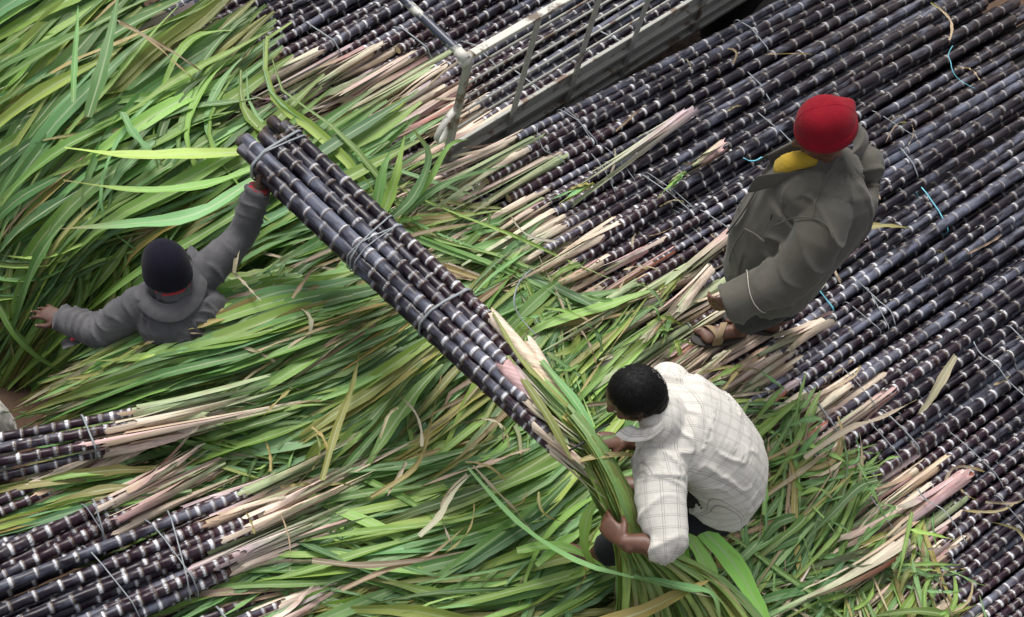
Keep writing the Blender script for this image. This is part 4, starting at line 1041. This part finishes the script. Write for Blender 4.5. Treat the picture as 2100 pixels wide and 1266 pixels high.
    hc = [blob(head+(f2*-.020+u2*.028)*s, f2*.098*s, l2*.084*s, u2*.098*s, 24, 16), blob(head+(f2*-.055+u2*-.028)*s, f2*.060*s, l2*.076*s, u2*.075*s)]
    link('hair', fuse('hair', hc, .006, 3, lambda co, cu: .004*vnoise(co, 38, 2)+.003*vnoise(co, 90, 4)), root, M_HAIR)
    rr = np.random.default_rng(4); V = []; F = []; crown = norm(-f2*.55+u2*.85)
    for i in range(5200):
        q = rr.standard_normal(3); q = norm(q)
        if q@u2 < -.55 or (q@f2 > .62 and q@u2 < .55): continue
        base = head+(f2*(-.022)+u2*(.024 if q@u2 > -.1 else .012))*s+(f2*(q@f2)*.099+l2*(q@l2)*.085+u2*(q@u2)*.097)*s
        fl = norm(q-crown*.98+np.cross(crown, q)*.5+rr.normal(0, .22, 3)); fl = norm(fl-q*(fl@q)); ln = rr.uniform(.016, .034); sd = np.cross(q, fl)*.0011; b0 = len(V)
        for k in range(4):
            t = k/3; p = base+fl*ln*t+q*(.004+.009*t-.010*t*t); ww = sd*(1-t*.85); V += [p-ww, p+ww]
        F += [(b0+2*k, b0+2*k+1, b0+2*k+3, b0+2*k+2) for k in range(3)]
    o = bpy.data.objects.new('hair_strands', quads_mesh('hair_strands', np.array(V), np.array(F))); COL.objects.link(o); o.data.materials.append(M_HAIR); o['kind'] = 'stuff'
    o.parent = root; o.matrix_parent_inverse = parent_inv(root)
    return root
man_white_shirt()

# ---- man in the dark cap, standing in the gap and reaching for the bundle
def man_dark_cap():
    root = empty('person', np.append(P(400, 770, .85)[:2], 0)); tag(root, 'person in navy knit cap and washed grey shirt, waist-deep among leaves, reaching up', 'person')
    head = J(337, 546, 1.42); neck = J(358, 592, 1.345); shL, shR = J(275, 635, 1.23), J(440, 548, 1.28)
    chest, waist, hip = J(370, 640, 1.21), J(398, 712, 1.02), J(402, 765, .86)
    elR, wrR = J(498, 475, 1.38), J(530, 386, 1.575); elL, wrL = J(208, 683, 1.02), J(128, 656, .88)
    l = norm(shL-shR); f = norm(np.cross(l, U3)); hf = norm(f*.8-U3*.55); hu = norm(U3*.85+f*.5)
    hpR, n1 = hand_parts(wrR, norm(J(540, 352, 1.63)-wrR), norm(-f*.4+CX*.2-U3*.3+CY*-.3), (.7, .75, .8, .8), -1, 1.0, .03, .6)
    hpL, n2 = hand_parts(wrL, norm(J(78, 632, .84)-wrL), norm(U3*.9+l*.1), (.30, .22, .3, .42), 1, 1.0, .11, .1)
    fL, fR = hip+l*.12, hip-l*.12; aL, aR = fL*np.array([1, 1, 0])+U3*.08, fR*np.array([1, 1, 0])+U3*.08
    parts = head_parts(head, hf, hu, 1.0)+[loft([chest-U3*.04, neck, head-hu*.05], [.04, .05, .05]), loft([hip, waist, chest-U3*.03, neck-U3*.03], [(.13, .09), (.12, .08), (.13, .08), (.05, .05)], l), loft([shL-U3*.02, shR-U3*.02], [.035, .035]),
             loft([shL-l*.05, shL+(elL-shL)*.5, elL, elL+(wrL-elL)*.5, wrL], [.03, .03, .03, .03, .028]), loft([shR+l*.05, shR+(elR-shR)*.5, elR, elR+(wrR-elR)*.5, wrR], [.03, .03, .03, .03, .028]), loft([fL*.7+fR*.3, (fL+aL)/2+f*.04, aL], [.085, .056, .04]), loft([fR*.7+fL*.3, (fR+aR)/2+f*.04, aR], [.085, .056, .04])]
    for a in (aL, aR): parts += foot_parts(np.array([a[0]-f[0]*.03, a[1]-f[1]*.03, .02]), f, 1.0, 1)
    link('body', fuse('body', parts+hpR+hpL, .0055, 2), root, SK2); put_nails(n2, root); put_eyes(head, hf, hu, root)
    tr = [loft([waist-U3*.05, hip], [(.16, .12), (.17, .13)], l), loft([fL*.7+fR*.3, (fL+aL)/2+f*.04, aL+U3*.05], [.105, .085, .07], r1=False), loft([fR*.7+fL*.3, (fR+aR)/2+f*.04, aR+U3*.05], [.105, .085, .07], r1=False)]
    link('trousers', fuse('trousers', tr, .011, 3), root, M_TROU)
    st = [loft([hip, waist, chest-U3*.01, (shL+shR)/2*.5+chest*.5, neck-U3*.02], [(.185, .15), (.18, .145), (.19, .13), (.16, .10), (.075, .07)], l, 28, r0=False), loft([shL-l*.05, shR+l*.05], [.078, .078], None, 18),
          loft([shL-l*.05, shL+(elL-shL)*.5, elL, elL+(wrL-elL)*.5, wrL], [.080, .078, .072, .062, .054], None, 20, r1=False),
          loft([shR+l*.05, shR+(elR-shR)*.5, elR, elR+(wrR-elR)*.5, wrR-norm(wrR-elR)*.01], [.080, .074, .068, .060, .052], None, 20, r1=False)]
    ch = Chains([([hip, waist, chest, neck], l, 1.7), ([shL, elL, wrL], U3, 1), ([shR, elR, wrR], U3, 1)])
    link('shirt', fuse('shirt', st, .0075, 3, folds(.014, .016, 95, 41, 5, .5), ch), root, M_DENIM)
    v, g = tube_arrays([wrR-norm(wrR-elR)*.012, wrR+norm(wrR-elR)*.005], .044, 20); link('red_cuff', mesh('red_cuff', v, g), root, M_REDT)
    # loose open cuff of the other sleeve with its red lining
    V = []; base = J(172, 690, .93); e1 = norm(J(140, 705, .90)-base)
    for k in range(7):
        for j in range(4):
            V.append(base+e1*(.02+.028*j)+np.cross(e1, U3)*(k-3)*.011*(1-.12*j)-U3*.012*math.cos((k-3)*.5)*(1+j*.3)+U3*.01)
    shell('open_cuff', V, grid_faces(7, 4), root, M_DENIM, .004)
    v, g = blob(base+e1*.035+U3*.022, e1*.03, np.cross(e1, U3)*.014, U3*.008, 12, 8); link('red_lining', mesh('red_lining', v, g), root, M_REDT)
    # collar lying open, red neckband, brand patch on the yoke
    ring = [J(283, 592, 1.315), J(300, 618, 1.335), J(335, 636, 1.345), J(375, 628, 1.355), J(405, 585, 1.355), J(402, 530, 1.35), J(385, 508, 1.34)]
    ring = catmull(ring, np.linspace(0, 1, 28)); V = []
    for i, p in enumerate(ring):
        o = norm((p-neck)*np.array([1, 1, .15])); t = i/27; fl = .026+.022*t
        V += [p-o*.030+U3*.006, p-o*.006-U3*.004, p+o*fl*.5-U3*.018, p+o*fl-U3*.042]
    shell('collar', V, grid_faces(28, 4), root, M_DENIM, .005)
    nb = []
    for j in range(30):
        an = 2*math.pi*j/29; nb.append(neck+hu*.006+hf*.014+(hf*.070*math.cos(an)+np.cross(hu, hf)*.066*math.sin(an)))
    v, g = tube_arrays(nb, .008, 10, False); link('neckband', mesh('neckband', v, g), root, M_REDT)
    beanie('knit_cap', head+hu*-.042-hf*.014, norm(hf+U3*.25), norm(hu-hf*.25), M_NAVY, root, .112, .096, .160, (head+hu*.12-hf*.03, .02, .006), .03, -.045, seed=5)
man_dark_cap()

# ---- person at the heap's edge, only the back and hip reach into the photograph
def man_edge():
    base = P(-46, 985, 0); root = empty('person', base); tag(root, 'crouching person in dark top and pale checked wrap at the edge of bare soil', 'person')
    b = base+np.array([0, 0, 0]); f = norm([-.9, .3, 0]); l = np.cross(U3, f); q = lambda a, c, z: b+f*a+l*c+U3*z
    head = q(.34, 0, .98); hip = q(-.02, 0, .34); neck = q(.25, 0, .84)
    feet = [q(.16, e*.14, .08) for e in (1, -1)]; kn = [q(.32, e*.18, .46) for e in (1, -1)]; sh = [q(.2, e*.19, .76) for e in (1, -1)]; el = [q(.38, e*.24, .58) for e in (1, -1)]; wr = [q(.52, e*.14, .42) for e in (1, -1)]
    parts = head_parts(head, norm(f-U3*.3), norm(U3+f*.3))+[loft([hip, q(.08, 0, .58), neck], [(.16, .12), (.16, .11), (.07, .06)], l), loft([neck, head-U3*.05], [.055, .05]), loft(sh, [.06, .06])]
    for e in range(2):
        parts += [loft([sh[e], el[e], wr[e]], [.048, .042, .028]), loft([hip, kn[e], feet[e]], [.09, .06, .04])]+foot_parts(feet[e]*np.array([1, 1, 0])+U3*.02-f*.03, f, 1, 1)+hand_parts(wr[e], norm(f-U3*.5), U3, .4, 1 if e else -1)[0]
    link('body', fuse('body', parts, .007, 2), root, SK2)
    st = [loft([q(.0, 0, .46), q(.08, 0, .6), q(.2, 0, .76), neck-U3*.02], [(.19, .15), (.19, .14), (.2, .12), (.08, .07)], l), loft(sh, [.085, .085])]+[loft([sh[e], el[e]], [.08, .07]) for e in range(2)]
    link('shirt', fuse('shirt', st, .010, 3, folds(.006, .006, 50, 51), Chains([([hip, neck], l, 2), (sh, l, 1)])), root, M_DENIM)
    wp = [loft([q(.0, 0, .50), hip, q(.02, 0, .2)], [(.19, .15), (.21, .18), (.2, .17)], l)]+[loft([hip, kn[e], kn[e]+(feet[e]-kn[e])*.5], [.12, .10, .09]) for e in range(2)]
    link('wrap', fuse('wrap', wp, .010, 3, folds(.006, .006, 50, 52), Chains([([q(0, 0, .5), q(0, 0, .2)], l, 2)])), root, M_SHIRTW)
    hc = [blob(head+U3*.03-f*.02, f*.1, l*.085, U3*.095)]; link('hair', fuse('hair', hc, .008, 2), root, M_HAIR)
man_edge()

# ------------------------------------------------------------------ the bundle the two men carry
def leaf_px(pts, W, kind='g', roll=0., twist=0., fold=.2, name='sugarcane_leaf', parent=None, base_w=.55, gain=1.0, blunt=False, label=None, cat='leaf', group=None):
    w_ = np.array([P(*q) for q in pts]); pth = catmull(w_, TT) if len(w_) > 2 else w_[0]+(w_[1]-w_[0])*TT[:, None]
    o = leaf_obj(name, leaf_arrays(pth, W, roll, twist, fold, kind, nseed(), base_w, gain=gain, blunt=blunt), parent)
    if label: tag(o, label, cat, group)
    return o
def carried_bundle():
    CAN = []
    for nb, nt_, zb, zt, jb, jt in [(217, 224, 1.66, 1.80, 0, -190), (194, 201, 1.675, 1.80, -12, -25), (170, 180, 1.67, 1.82, 18, -95), (145, 154, 1.68, 1.81, 40, -20), (120, 133, 1.66, 1.78, 30, 60), (108, 120, 1.61, 1.73, -20, 95),
                                    (208, 212, 1.62, 1.75, 25, -60), (182, 190, 1.62, 1.755, -5, -30), (157, 165, 1.62, 1.75, 5, 0), (133, 142, 1.62, 1.74, 45, 40), (188, 172, 1.57, 1.70, 20, 20)]:
        b0 = np.array([540, 300])+(nb-156.6)*np.array([.69, -.72])-jb*np.array([.72, .69]); t0 = np.array([1090, 840])+(nt_-147.3)*np.array([.69, -.72])+jt*np.array([.72, .69])
        CAN.append(((b0[0], b0[1], zb), (t0[0], t0[1], zt)))
    root = empty('sugarcane_bundle', P(830, 600, 1.62)); tag(root, 'tied bundle of thick sugarcane carried between two men, leaves still on', 'sugarcane')
    axes = []
    for i, (a, b) in enumerate(CAN):
        a, b = P(*a), P(*b); L = np.linalg.norm(a-b); me = stalk_mesh(200+i, L, .0225, .0275, 14, .042, .088, .22)
        place('stalk', me, root, b, a-b, random.uniform(0, 6.28)); axes.append((b, norm(a-b), L))
        if i != 0: place('sheath', SHEATHS[i % len(SHEATHS)], root, b, norm(a-b)*.8-norm(P(1225, 970, 1.74)-b)*.35, random.uniform(0, 6)).scale = (.55, 1.05, 1.05)
    def sheath(b, e, pal, wd, seed):
        rr = random.Random(seed); b, e = P(*b), P(*e); k = 12; n = 12; V = []; C = []; F = []; T = norm(e-b); s = norm(np.cross(T, U3)); u = np.cross(s, T)
        for q in range(k):
            t = q/(k-1); w2 = wd*(1.0+.12*math.sin(t*3)-.72*t**1.6); c = np.array(pal[0])*(1-t)+np.array(pal[1])*t
            for j in range(n):
                an = 2*math.pi*j/n; V.append(b+(e-b)*t+T*(rr.uniform(-.02, .02) if q in (0, k-1) else 0)+s*w2*math.cos(an)*(1+.05*math.sin(3*an))+u*w2*.8*math.sin(an)); C.append(c*rr.uniform(.85, 1.12))
        for q in range(k-1):
            for j in range(n): F.append((q*n+j, q*n+(j+1) % n, (q+1)*n+(j+1) % n, (q+1)*n+j))
        me = mesh('sheath', V, F); pcol(me, 'lc', C); link('sheath', me, root, MS)
    sheath((1005, 645, 1.802), (1200, 862, 1.80), (SH_CREAM, (.60, .47, .33)), .028, 1)
    sheath((1030, 745, 1.83), (1140, 872, 1.80), (SH_PINK, SH_MAUVE), .031, 2)
    sheath((1085, 700, 1.80), (1150, 800, 1.80), (SH_CREAM, SH_TAN), .020, 3)
    sheath((1040, 800, 1.745), (1120, 905, 1.73), ((.33, .22, .2), SH_TAN), .022, 4)
    # grey bands: double near the butts, at the middle, below the tops; a knot where the leaves begin
    def band(t, wd, skew=0., tw=0):
        mid = np.mean([b+d*(L*(1-t)) for b, d, L in axes], 0); T = norm(np.mean([d for _, d, _ in axes], 0)); s = norm(np.cross(T, U3)); u = np.cross(s, T); circ = []
        for b, d, L in axes:
            k = ((mid-b)@T)/(d@T)
            if -.05 < k < L+.05: q = b+d*k-mid; circ.append((q@s, q@u, .0275))
        link('twine', strap_mesh(circ, mid, s, u, T, wd, skew), root, M_TWINE)
    band(.065, .006, .1); band(.075, .004, -.05); band(.43, .0035, .18); band(.445, .003, -.15); band(.455, .0025, .05); band(.70, .0055, -.12)
    # leaves of the tops, bent down through the far man's hands
    p7 = Patch([[(1075, 740, 1.82), (1110, 800, 1.83), (1150, 880, 1.78), (1165, 940, 1.74)], [(1205, 880, 1.82), (1210, 905, 1.83), (1208, 930, 1.79), (1200, 960, 1.74)],
                [(1285, 1000, 1.74), (1272, 1012, 1.76), (1258, 1022, 1.72), (1240, 1030, 1.68)], [(1330, 1100, 1.61), (1312, 1106, 1.63), (1295, 1110, 1.61), (1278, 1112, 1.57)],
                [(1500, 1190, 1.42), (1420, 1220, 1.42), (1340, 1240, 1.42), (1270, 1250, 1.38)], [(1620, 1330, 1.22), (1500, 1400, 1.2), (1360, 1420, 1.2), (1230, 1430, 1.2)]])
    Lp = p7.length()
    for i in range(175):
        u0 = rng.uniform(0, 1); v0 = rng.uniform(-.10, .42) if i < 125 else rng.uniform(.42, .62); l = rng.uniform(.65, 1.15); v = v0+l/Lp*TT; lay = rng.random()
        u = np.clip(u0+rng.normal(0, .12)*TT, 0, 1); pth = p7.at(u, v); pth[:, 2] += -.085*(1-lay)-.04*np.clip(TT-.6, 0, 1)**2*rng.random()
        k = rng.random(); kind = 'd' if k < .05 else ('y' if k < .30 else 'g'); W = rng.uniform(.02, .062) if kind != 'd' else rng.uniform(.01, .025)
        leaf_obj('leaf', leaf_arrays(pth, W, rng.normal(0, .35), rng.normal(0, .4), rng.uniform(.1, .6), kind, nseed(), .7, gain=1.5, pale=.5 if kind == 'g' else .2), root)
    for i in range(16):
        u0 = (i+.5)/16; v0 = rng.uniform(-.02, .28); l = rng.uniform(.8, 1.15); v = v0+l/Lp*TT; pth = p7.at(np.clip(u0+rng.normal(0, .05)*TT, 0, 1), v); pth[:, 2] += .012
        leaf_obj('leaf', leaf_arrays(pth, rng.uniform(.035, .06), rng.normal(0, .25), rng.normal(0, .3), rng.uniform(.1, .4), 'y' if i % 5 in (1, 3) else 'g', nseed(), .5, gain=1.5, pale=.6), root)
    # broad blades that hang towards the camera side
    for pts, W, k, rl in [([(1385, 1060, 1.5), (1440, 1150, 1.42), (1475, 1270, 1.28), (1480, 1400, 1.15)], .10, 'g', .3), ([(1400, 1050, 1.5), (1500, 1150, 1.40), (1570, 1280, 1.25), (1600, 1400, 1.15)], .085, 'g', -.3),
                          ([(1390, 1070, 1.48), (1400, 1180, 1.4), (1420, 1300, 1.25), (1430, 1400, 1.2)], .09, 'g', .0), ([(1300, 1180, 1.5), (1400, 1205, 1.5), (1462, 1222, 1.46), (1480, 1300, 1.36)], .05, 'g', .5),
                          ([(1130, 1300, 1.3), (1290, 1265, 1.42), (1400, 1215, 1.48), (1455, 1190, 1.46)], .06, 'y', .2), ([(960, 960, 1.22), (1060, 1070, 1.25), (1180, 1150, 1.42), (1320, 1190, 1.5), (1460, 1225, 1.5)], .028, 'g', .2),
                          ([(1060, 1130, 1.2), (1120, 1120, 1.24), (1180, 1130, 1.27), (1250, 1170, 1.25)], .05, 'g', .1), ([(1100, 1160, 1.2), (1150, 1115, 1.24), (1190, 1090, 1.25), (1215, 1040, 1.22)], .04, 'g', .1), ([(1240, 1010, 1.66), (1205, 1060, 1.55), (1200, 1130, 1.4), (1235, 1180, 1.3)], .05, 'g', -.4), ([(1130, 800, 1.80), (1180, 870, 1.82), (1230, 900, 1.8), (1330, 870, 1.85)], .03, 'g', .2),
                          ([(1040, 730, 1.84), (1120, 850, 1.84), (1165, 930, 1.80), (1180, 945, 1.78)], .04, 'y', .1), ([(1110, 740, 1.83), (1190, 840, 1.84), (1230, 930, 1.82), (1260, 960, 1.78)], .04, 'g', .1),
                          ([(1190, 945, 1.80), (1230, 935, 1.83), (1290, 933, 1.82), (1330, 945, 1.76)], .03, 'y', .1), ([(1010, 640, 1.83), (1070, 740, 1.85), (1160, 830, 1.86), (1250, 940, 1.8)], .022, 'y', .3)]:
        leaf_px(pts, W, k, rl, rng.normal(0, .2), .25, 'leaf', root, gain=1.6)
    # dark knotted cord where leaves and stalks meet
    pts = catmull([P(1145, 935, 1.72), P(1175, 920, 1.82), P(1200, 905, 1.84), P(1230, 880, 1.84), P(1250, 870, 1.82)], np.linspace(0, 1, 16)); v, f = tube_arrays(pts, .004, 8); link('cord', mesh('cord', v, f), root, M_RUBBER)
carried_bundle()

# ------------------------------------------------------------------ leaves that stand out one by one
def singles():
    G = 'g'
    for pts, W, k, lab in [
        ([(495, 312, 1.12), (380, 318, 1.15), (250, 318, 1.14), (132, 303, 1.1)], .075, 'g', 'bright flat leaf lying across the leaf slope beside the carried butts'),
        ([(180, 240, 1.16), (205, 160, 1.24), (225, 80, 1.28), (245, -20, 1.3)], .07, 'g', 'broad upright leaf standing over the slope behind the truck'),
        ([(150, 210, 1.16), (152, 140, 1.2), (158, 60, 1.24), (160, 10, 1.24)], .028, 'g', 'thin upright leaf beside the broad upright leaf behind the truck'),
        ([(250, 230, 1.15), (270, 270, 1.16), (305, 310, 1.14), (310, 330, 1.12)], .05, 'g', 'short folded leaf crossing the bright flat leaf'),
        ([(520, 345, 1.12), (420, 380, 1.14), (280, 390, 1.12), (130, 370, 1.0)], .055, 'g', 'long leaf below the bright flat leaf, tip hanging down the slope'),
        ([(520, 370, 1.12), (400, 440, 1.14), (260, 460, 1.05), (120, 470, .9)], .07, 'g', 'wide leaf arching towards the man in the navy cap'),
        ([(530, 410, 1.1), (400, 490, 1.08), (280, 560, .95), (180, 640, .75)], .05, 'g', 'long leaf passing the navy cap and dropping into the gap'),
        ([(240, 42, 1.2), (300, 75, 1.2), (360, 110, 1.2), (415, 148, 1.2)], .018, 'd', 'dry straw strip crossing the leaves by the truck load'),
        ([(245, 48, 1.21), (310, 85, 1.21), (360, 130, 1.2), (400, 165, 1.2)], .012, 'd', 'thin dry straw strip next to another straw by the truck load'),
        ([(780, 450, 1.14), (800, 400, 1.22), (815, 350, 1.3), (830, 275, 1.36)], .055, 'g', 'pointed leaf of the tuft at the truck corner, standing straight'),
        ([(800, 450, 1.14), (850, 400, 1.22), (880, 320, 1.32), (845, 262, 1.38)], .05, 'g', 'pointed leaf of the tuft at the truck corner, curling over'),
        ([(770, 440, 1.14), (775, 400, 1.2), (785, 350, 1.26), (800, 310, 1.28)], .06, 'g', 'wide leaf low in the tuft at the truck corner'),
        ([(820, 440, 1.14), (880, 370, 1.24), (920, 300, 1.33), (962, 285, 1.3)], .032, 'g', 'narrow leaf of the tuft bending over the truck panel'),
        ([(830, 440, 1.15), (890, 390, 1.2), (960, 360, 1.22), (1050, 338, 1.22)], .035, 'g', 'narrow leaf from the tuft reaching over dark stalks'),
        ([(600, 612, 1.33), (615, 590, 1.34), (632, 565, 1.34), (645, 545, 1.34)], .02, 'd', 'pale dry stick-like leaf on the central heap beside the carried bundle'),
        ([(480, 560, 1.3), (500, 580, 1.3), (520, 602, 1.3), (540, 622, 1.3)], .013, 'd', 'thin pale dry leaf on the central heap beside the grey sleeve'),
        ([(480, 560, 1.32), (484, 530, 1.36), (490, 500, 1.38), (490, 472, 1.38)], .02, 'd', 'brown dry leaf standing up in front of the grey sleeve'),
        ([(1760, 472, 1.16), (1790, 464, 1.17), (1830, 464, 1.17), (1866, 468, 1.16)], .035, 'y', 'single yellow leaf lying on dark stalks behind the grey coat'),
        ([(970, 955, 1.2), (1020, 1010, 1.23), (1060, 1050, 1.22), (1110, 1120, 1.2)], .016, 'd', 'whitish dry leaf in front of the white shirt, tip split'),
        ([(860, 1100, 1.18), (900, 1060, 1.2), (930, 1010, 1.21), (968, 970, 1.2)], .028, 'd', 'wide tan dry leaf lying across green leaves'),
        ([(640, 1150, 1.15), (740, 1160, 1.17), (850, 1150, 1.18), (960, 1130, 1.18)], .03, 'd', 'long tan dry leaf with crumpled end in the lower heap'),
        ([(700, 1210, 1.14), (790, 1170, 1.16), (880, 1140, 1.18), (960, 1075, 1.18)], .022, 'd', 'tan dry leaf crossing the long crumpled one'),
        ([(660, 985, 1.2), (690, 880, 1.22), (720, 800, 1.25), (738, 720, 1.28)], .035, 'y', 'long yellow-green leaf crossing the heap beside the carried bundle'),
        ([(760, 1020, 1.18), (850, 960, 1.2), (880, 880, 1.22), (905, 770, 1.24)], .022, 'y', 'narrow yellowing leaf with brown tip in front of the carried bundle'),
        ([(1650, 940, 1.22), (1740, 880, 1.24), (1800, 860, 1.24), (1880, 820, 1.24)], .03, 'd', 'pale shredded dry leaf lying behind the white shirt'),
        ([(1960, 730, 1.2), (1930, 780, 1.22), (1900, 830, 1.22), (1880, 850, 1.2)], .045, 'd', 'broad pale dry leaf lying on dark stalks behind the white shirt'),
        ([(1860, 1085, 1.22), (1880, 1090, 1.23), (1920, 1098, 1.23), (1960, 1108, 1.22)], .022, 'g', 'cut green leaf strip lying across stalks at the stack edge'),
        ([(1870, 1050, 1.23), (1860, 1100, 1.24), (1850, 1150, 1.24), (1840, 1190, 1.22)], .02, 'g', 'cut green leaf strip crossing another at the stack edge'),
        ([(1760, 950, 1.22), (1780, 990, 1.23), (1800, 1030, 1.23), (1815, 1062, 1.22)], .022, 'g', 'cut green leaf strip by pink sheaths at the stack edge'),
        ([(1800, 985, 1.22), (1760, 1000, 1.24), (1700, 1060, 1.22), (1650, 1110, 1.2)], .04, 'g', 'wide green leaf slanting over the heap behind the white shirt'),
        ([(1640, 905, 1.2), (1600, 930, 1.22), (1540, 960, 1.2), (1500, 1000, 1.18)], .02, 'd', 'pale straw strip beside the back of the white shirt')]:
        leaf_px(pts, W, k, rng.normal(0, .15), rng.normal(0, .3), .22, label=lab, gain=1.3 if k == 'g' else 1.05, base_w=.6 if W > .03 else .8)
singles()

# ------------------------------------------------------------------ litter lying on the stalks: cut tops, strips, loose twine
def litter():
    for (a, b, s, lab) in [((1745, 510), (1600, 620), 1.3, 'pink and cream cane top lying on stalks behind the grey coat'), ((1680, 665), (1500, 760), 1.3, 'long cream cane top lying beside the sandalled foot'),
                      ((1495, 485), (1380, 570), 1.35, 'mauve cane top lying in front of the grey coat'), ((1450, 560), (1360, 660), 1.0, 'thin orange cane top in front of the sandalled foot'),
                      ((1460, 315), (1390, 365), 1.1, 'short pink cane top in front of the coat lapel'), ((1400, 240), (1200, 390), 1.2, 'cream split cane top lying between truck and grey coat'),
                      ((1850, 1115), (1620, 1290), 1.7, 'thick mauve cane top at the edge of the leaf heap behind white shirt'), ((1960, 990), (1800, 1110), 1.3, 'pink cane top lying on stalks at the stack edge')]:
        pa, pb = P(*a, 1.165), P(*b, 1.165); L = np.linalg.norm(pa-pb); i = random.randrange(len(SHEATHS)); me = sheath_mesh(900+int(a[0]), L, .027)
        r = empty('cane_top', pa); tag(r, lab, 'cane top'); o = place('sheath', me, r, pa, pa-pb, random.uniform(0, 6)); o.scale = (1, s, s)
        for k in range(5):
            d = norm(pb-pa); sd = norm(np.cross(d, U3)); q = pb-d*.06; l = random.uniform(.12, .26); dv = norm(d+sd*random.uniform(-.4, .4)+U3*random.uniform(0, .15))
            pth = q+dv*(l*TT[:, None])+U3*(.012*np.sin(TT*3))[:, None]; leaf_obj('leaf', leaf_arrays(pth, random.uniform(.012, .03), random.gauss(0, .4), random.gauss(0, .5), .3, random.choice('ggyd'), nseed(), gain=1.3), r)
    # dry strips, husk flakes and green cuttings
    def strip(c, ang, l, W, kind, z, lab, grp, nm):
        p0 = P(c[0], c[1], z); d = np.array([math.cos(ang), math.sin(ang), 0]); s = np.array([-d[1], d[0], 0]); b = rng.normal(0, .18)*l
        pth = p0+d*(l*(TT-.5))[:, None]+s*(b*np.sin(TT*math.pi))[:, None]+U3*(abs(rng.normal(0, .02))*np.sin(TT*math.pi)+.004)[:, None]
        o = leaf_obj(nm, leaf_arrays(pth, W, rng.normal(0, .4), rng.normal(0, .7), rng.uniform(.1, .5), kind, nseed(), .8, torn=True, blunt=rng.random() < .3)); tag(o, lab, 'leaf strip', grp)
    for i in range(62):
        x, y = rng.uniform(1050, 2080), rng.uniform(40, 1240); s, c = to_sc((x, y))
        if c < .1 or s < tops_r(c)-.1: continue
        strip((x, y), rng.uniform(0, 6.28) if i % 3 else math.atan2(DR[1], DR[0])+rng.normal(0, .3), rng.uniform(.08, .28), rng.uniform(.005, .016), 'd', 1.165, 'small dry leaf strip lying on the dark stacked stalks', 'dry strips on the stacked stalks', 'dry_leaf_strip')
    for i in range(26):
        x, y = rng.uniform(500, 1240), rng.uniform(560, 1220)
        strip((x, y), rng.uniform(0, 6.28), rng.uniform(.1, .35), rng.uniform(.006, .02), 'd' if i % 2 else 'y', 1.24 if y < 900 and x < 900 else 1.17, 'small dry leaf strip lying across the green heap', 'dry strips on the green heap', 'dry_leaf_strip')
    for i in range(34):
        x, y = rng.uniform(1020, 1400), rng.uniform(560, 820)
        if i > 20: x, y = rng.uniform(1560, 1860), rng.uniform(780, 1200)
        strip((x, y), rng.uniform(0, 6.28), rng.uniform(.07, .22), rng.uniform(.008, .028), 'g', 1.19, 'small cut green leaf piece lying by the stacked stalks', 'cut green pieces by the stacked stalks', 'green_leaf_strip')
    for (x, y, a, l, z, m) in [(1130, 300, -.9, .25, 1.19, 0), (1790, 620, -.8, .3, 1.19, 0), (2050, 760, -.8, .35, 1.19, 0),                             (1975, 140, -1.1, .3, 1.2, 1), (1545, 330, .05, .12, 1.2, 1), (1930, 1060, -.8, .3, 1.22, 0), (760, 480, .9, .16, 1.22, 0), (1095, 620, -1.5, .35, 1.22, 0)]:
        p0 = P(x, y, z); dx = P(x+100*math.cos(a), y-100*math.sin(a), z)-p0; d = norm(dx); s = norm(np.cross(d, U3)); k = 18; t = np.linspace(-.5, .5, k); b = rng.normal(0, .15)
        pth = p0+d*(l*t)[:, None]+s*(b*l*np.cos(t*math.pi)+.004*np.sin(t*14))[:, None]+U3*(.012+.012*np.sin(t*9+x))[:, None]; V = []; w2 = rng.uniform(.0025, .004)
        for q in pth: V += [q-s*w2, q+s*w2+U3*.002]
        o = link('plastic_twine', mesh('plastic_twine', V, grid_faces(k, 2)), None, M_TWINE_B if m else M_TWINE); sm = o.modifiers.new('solid', 'SOLIDIFY'); sm.thickness = .0015
        tag(o, ('loose blue' if m else 'loose grey')+' plastic twine strip lying on the cane', 'twine', ('blue' if m else 'grey')+' twine strips')
litter()
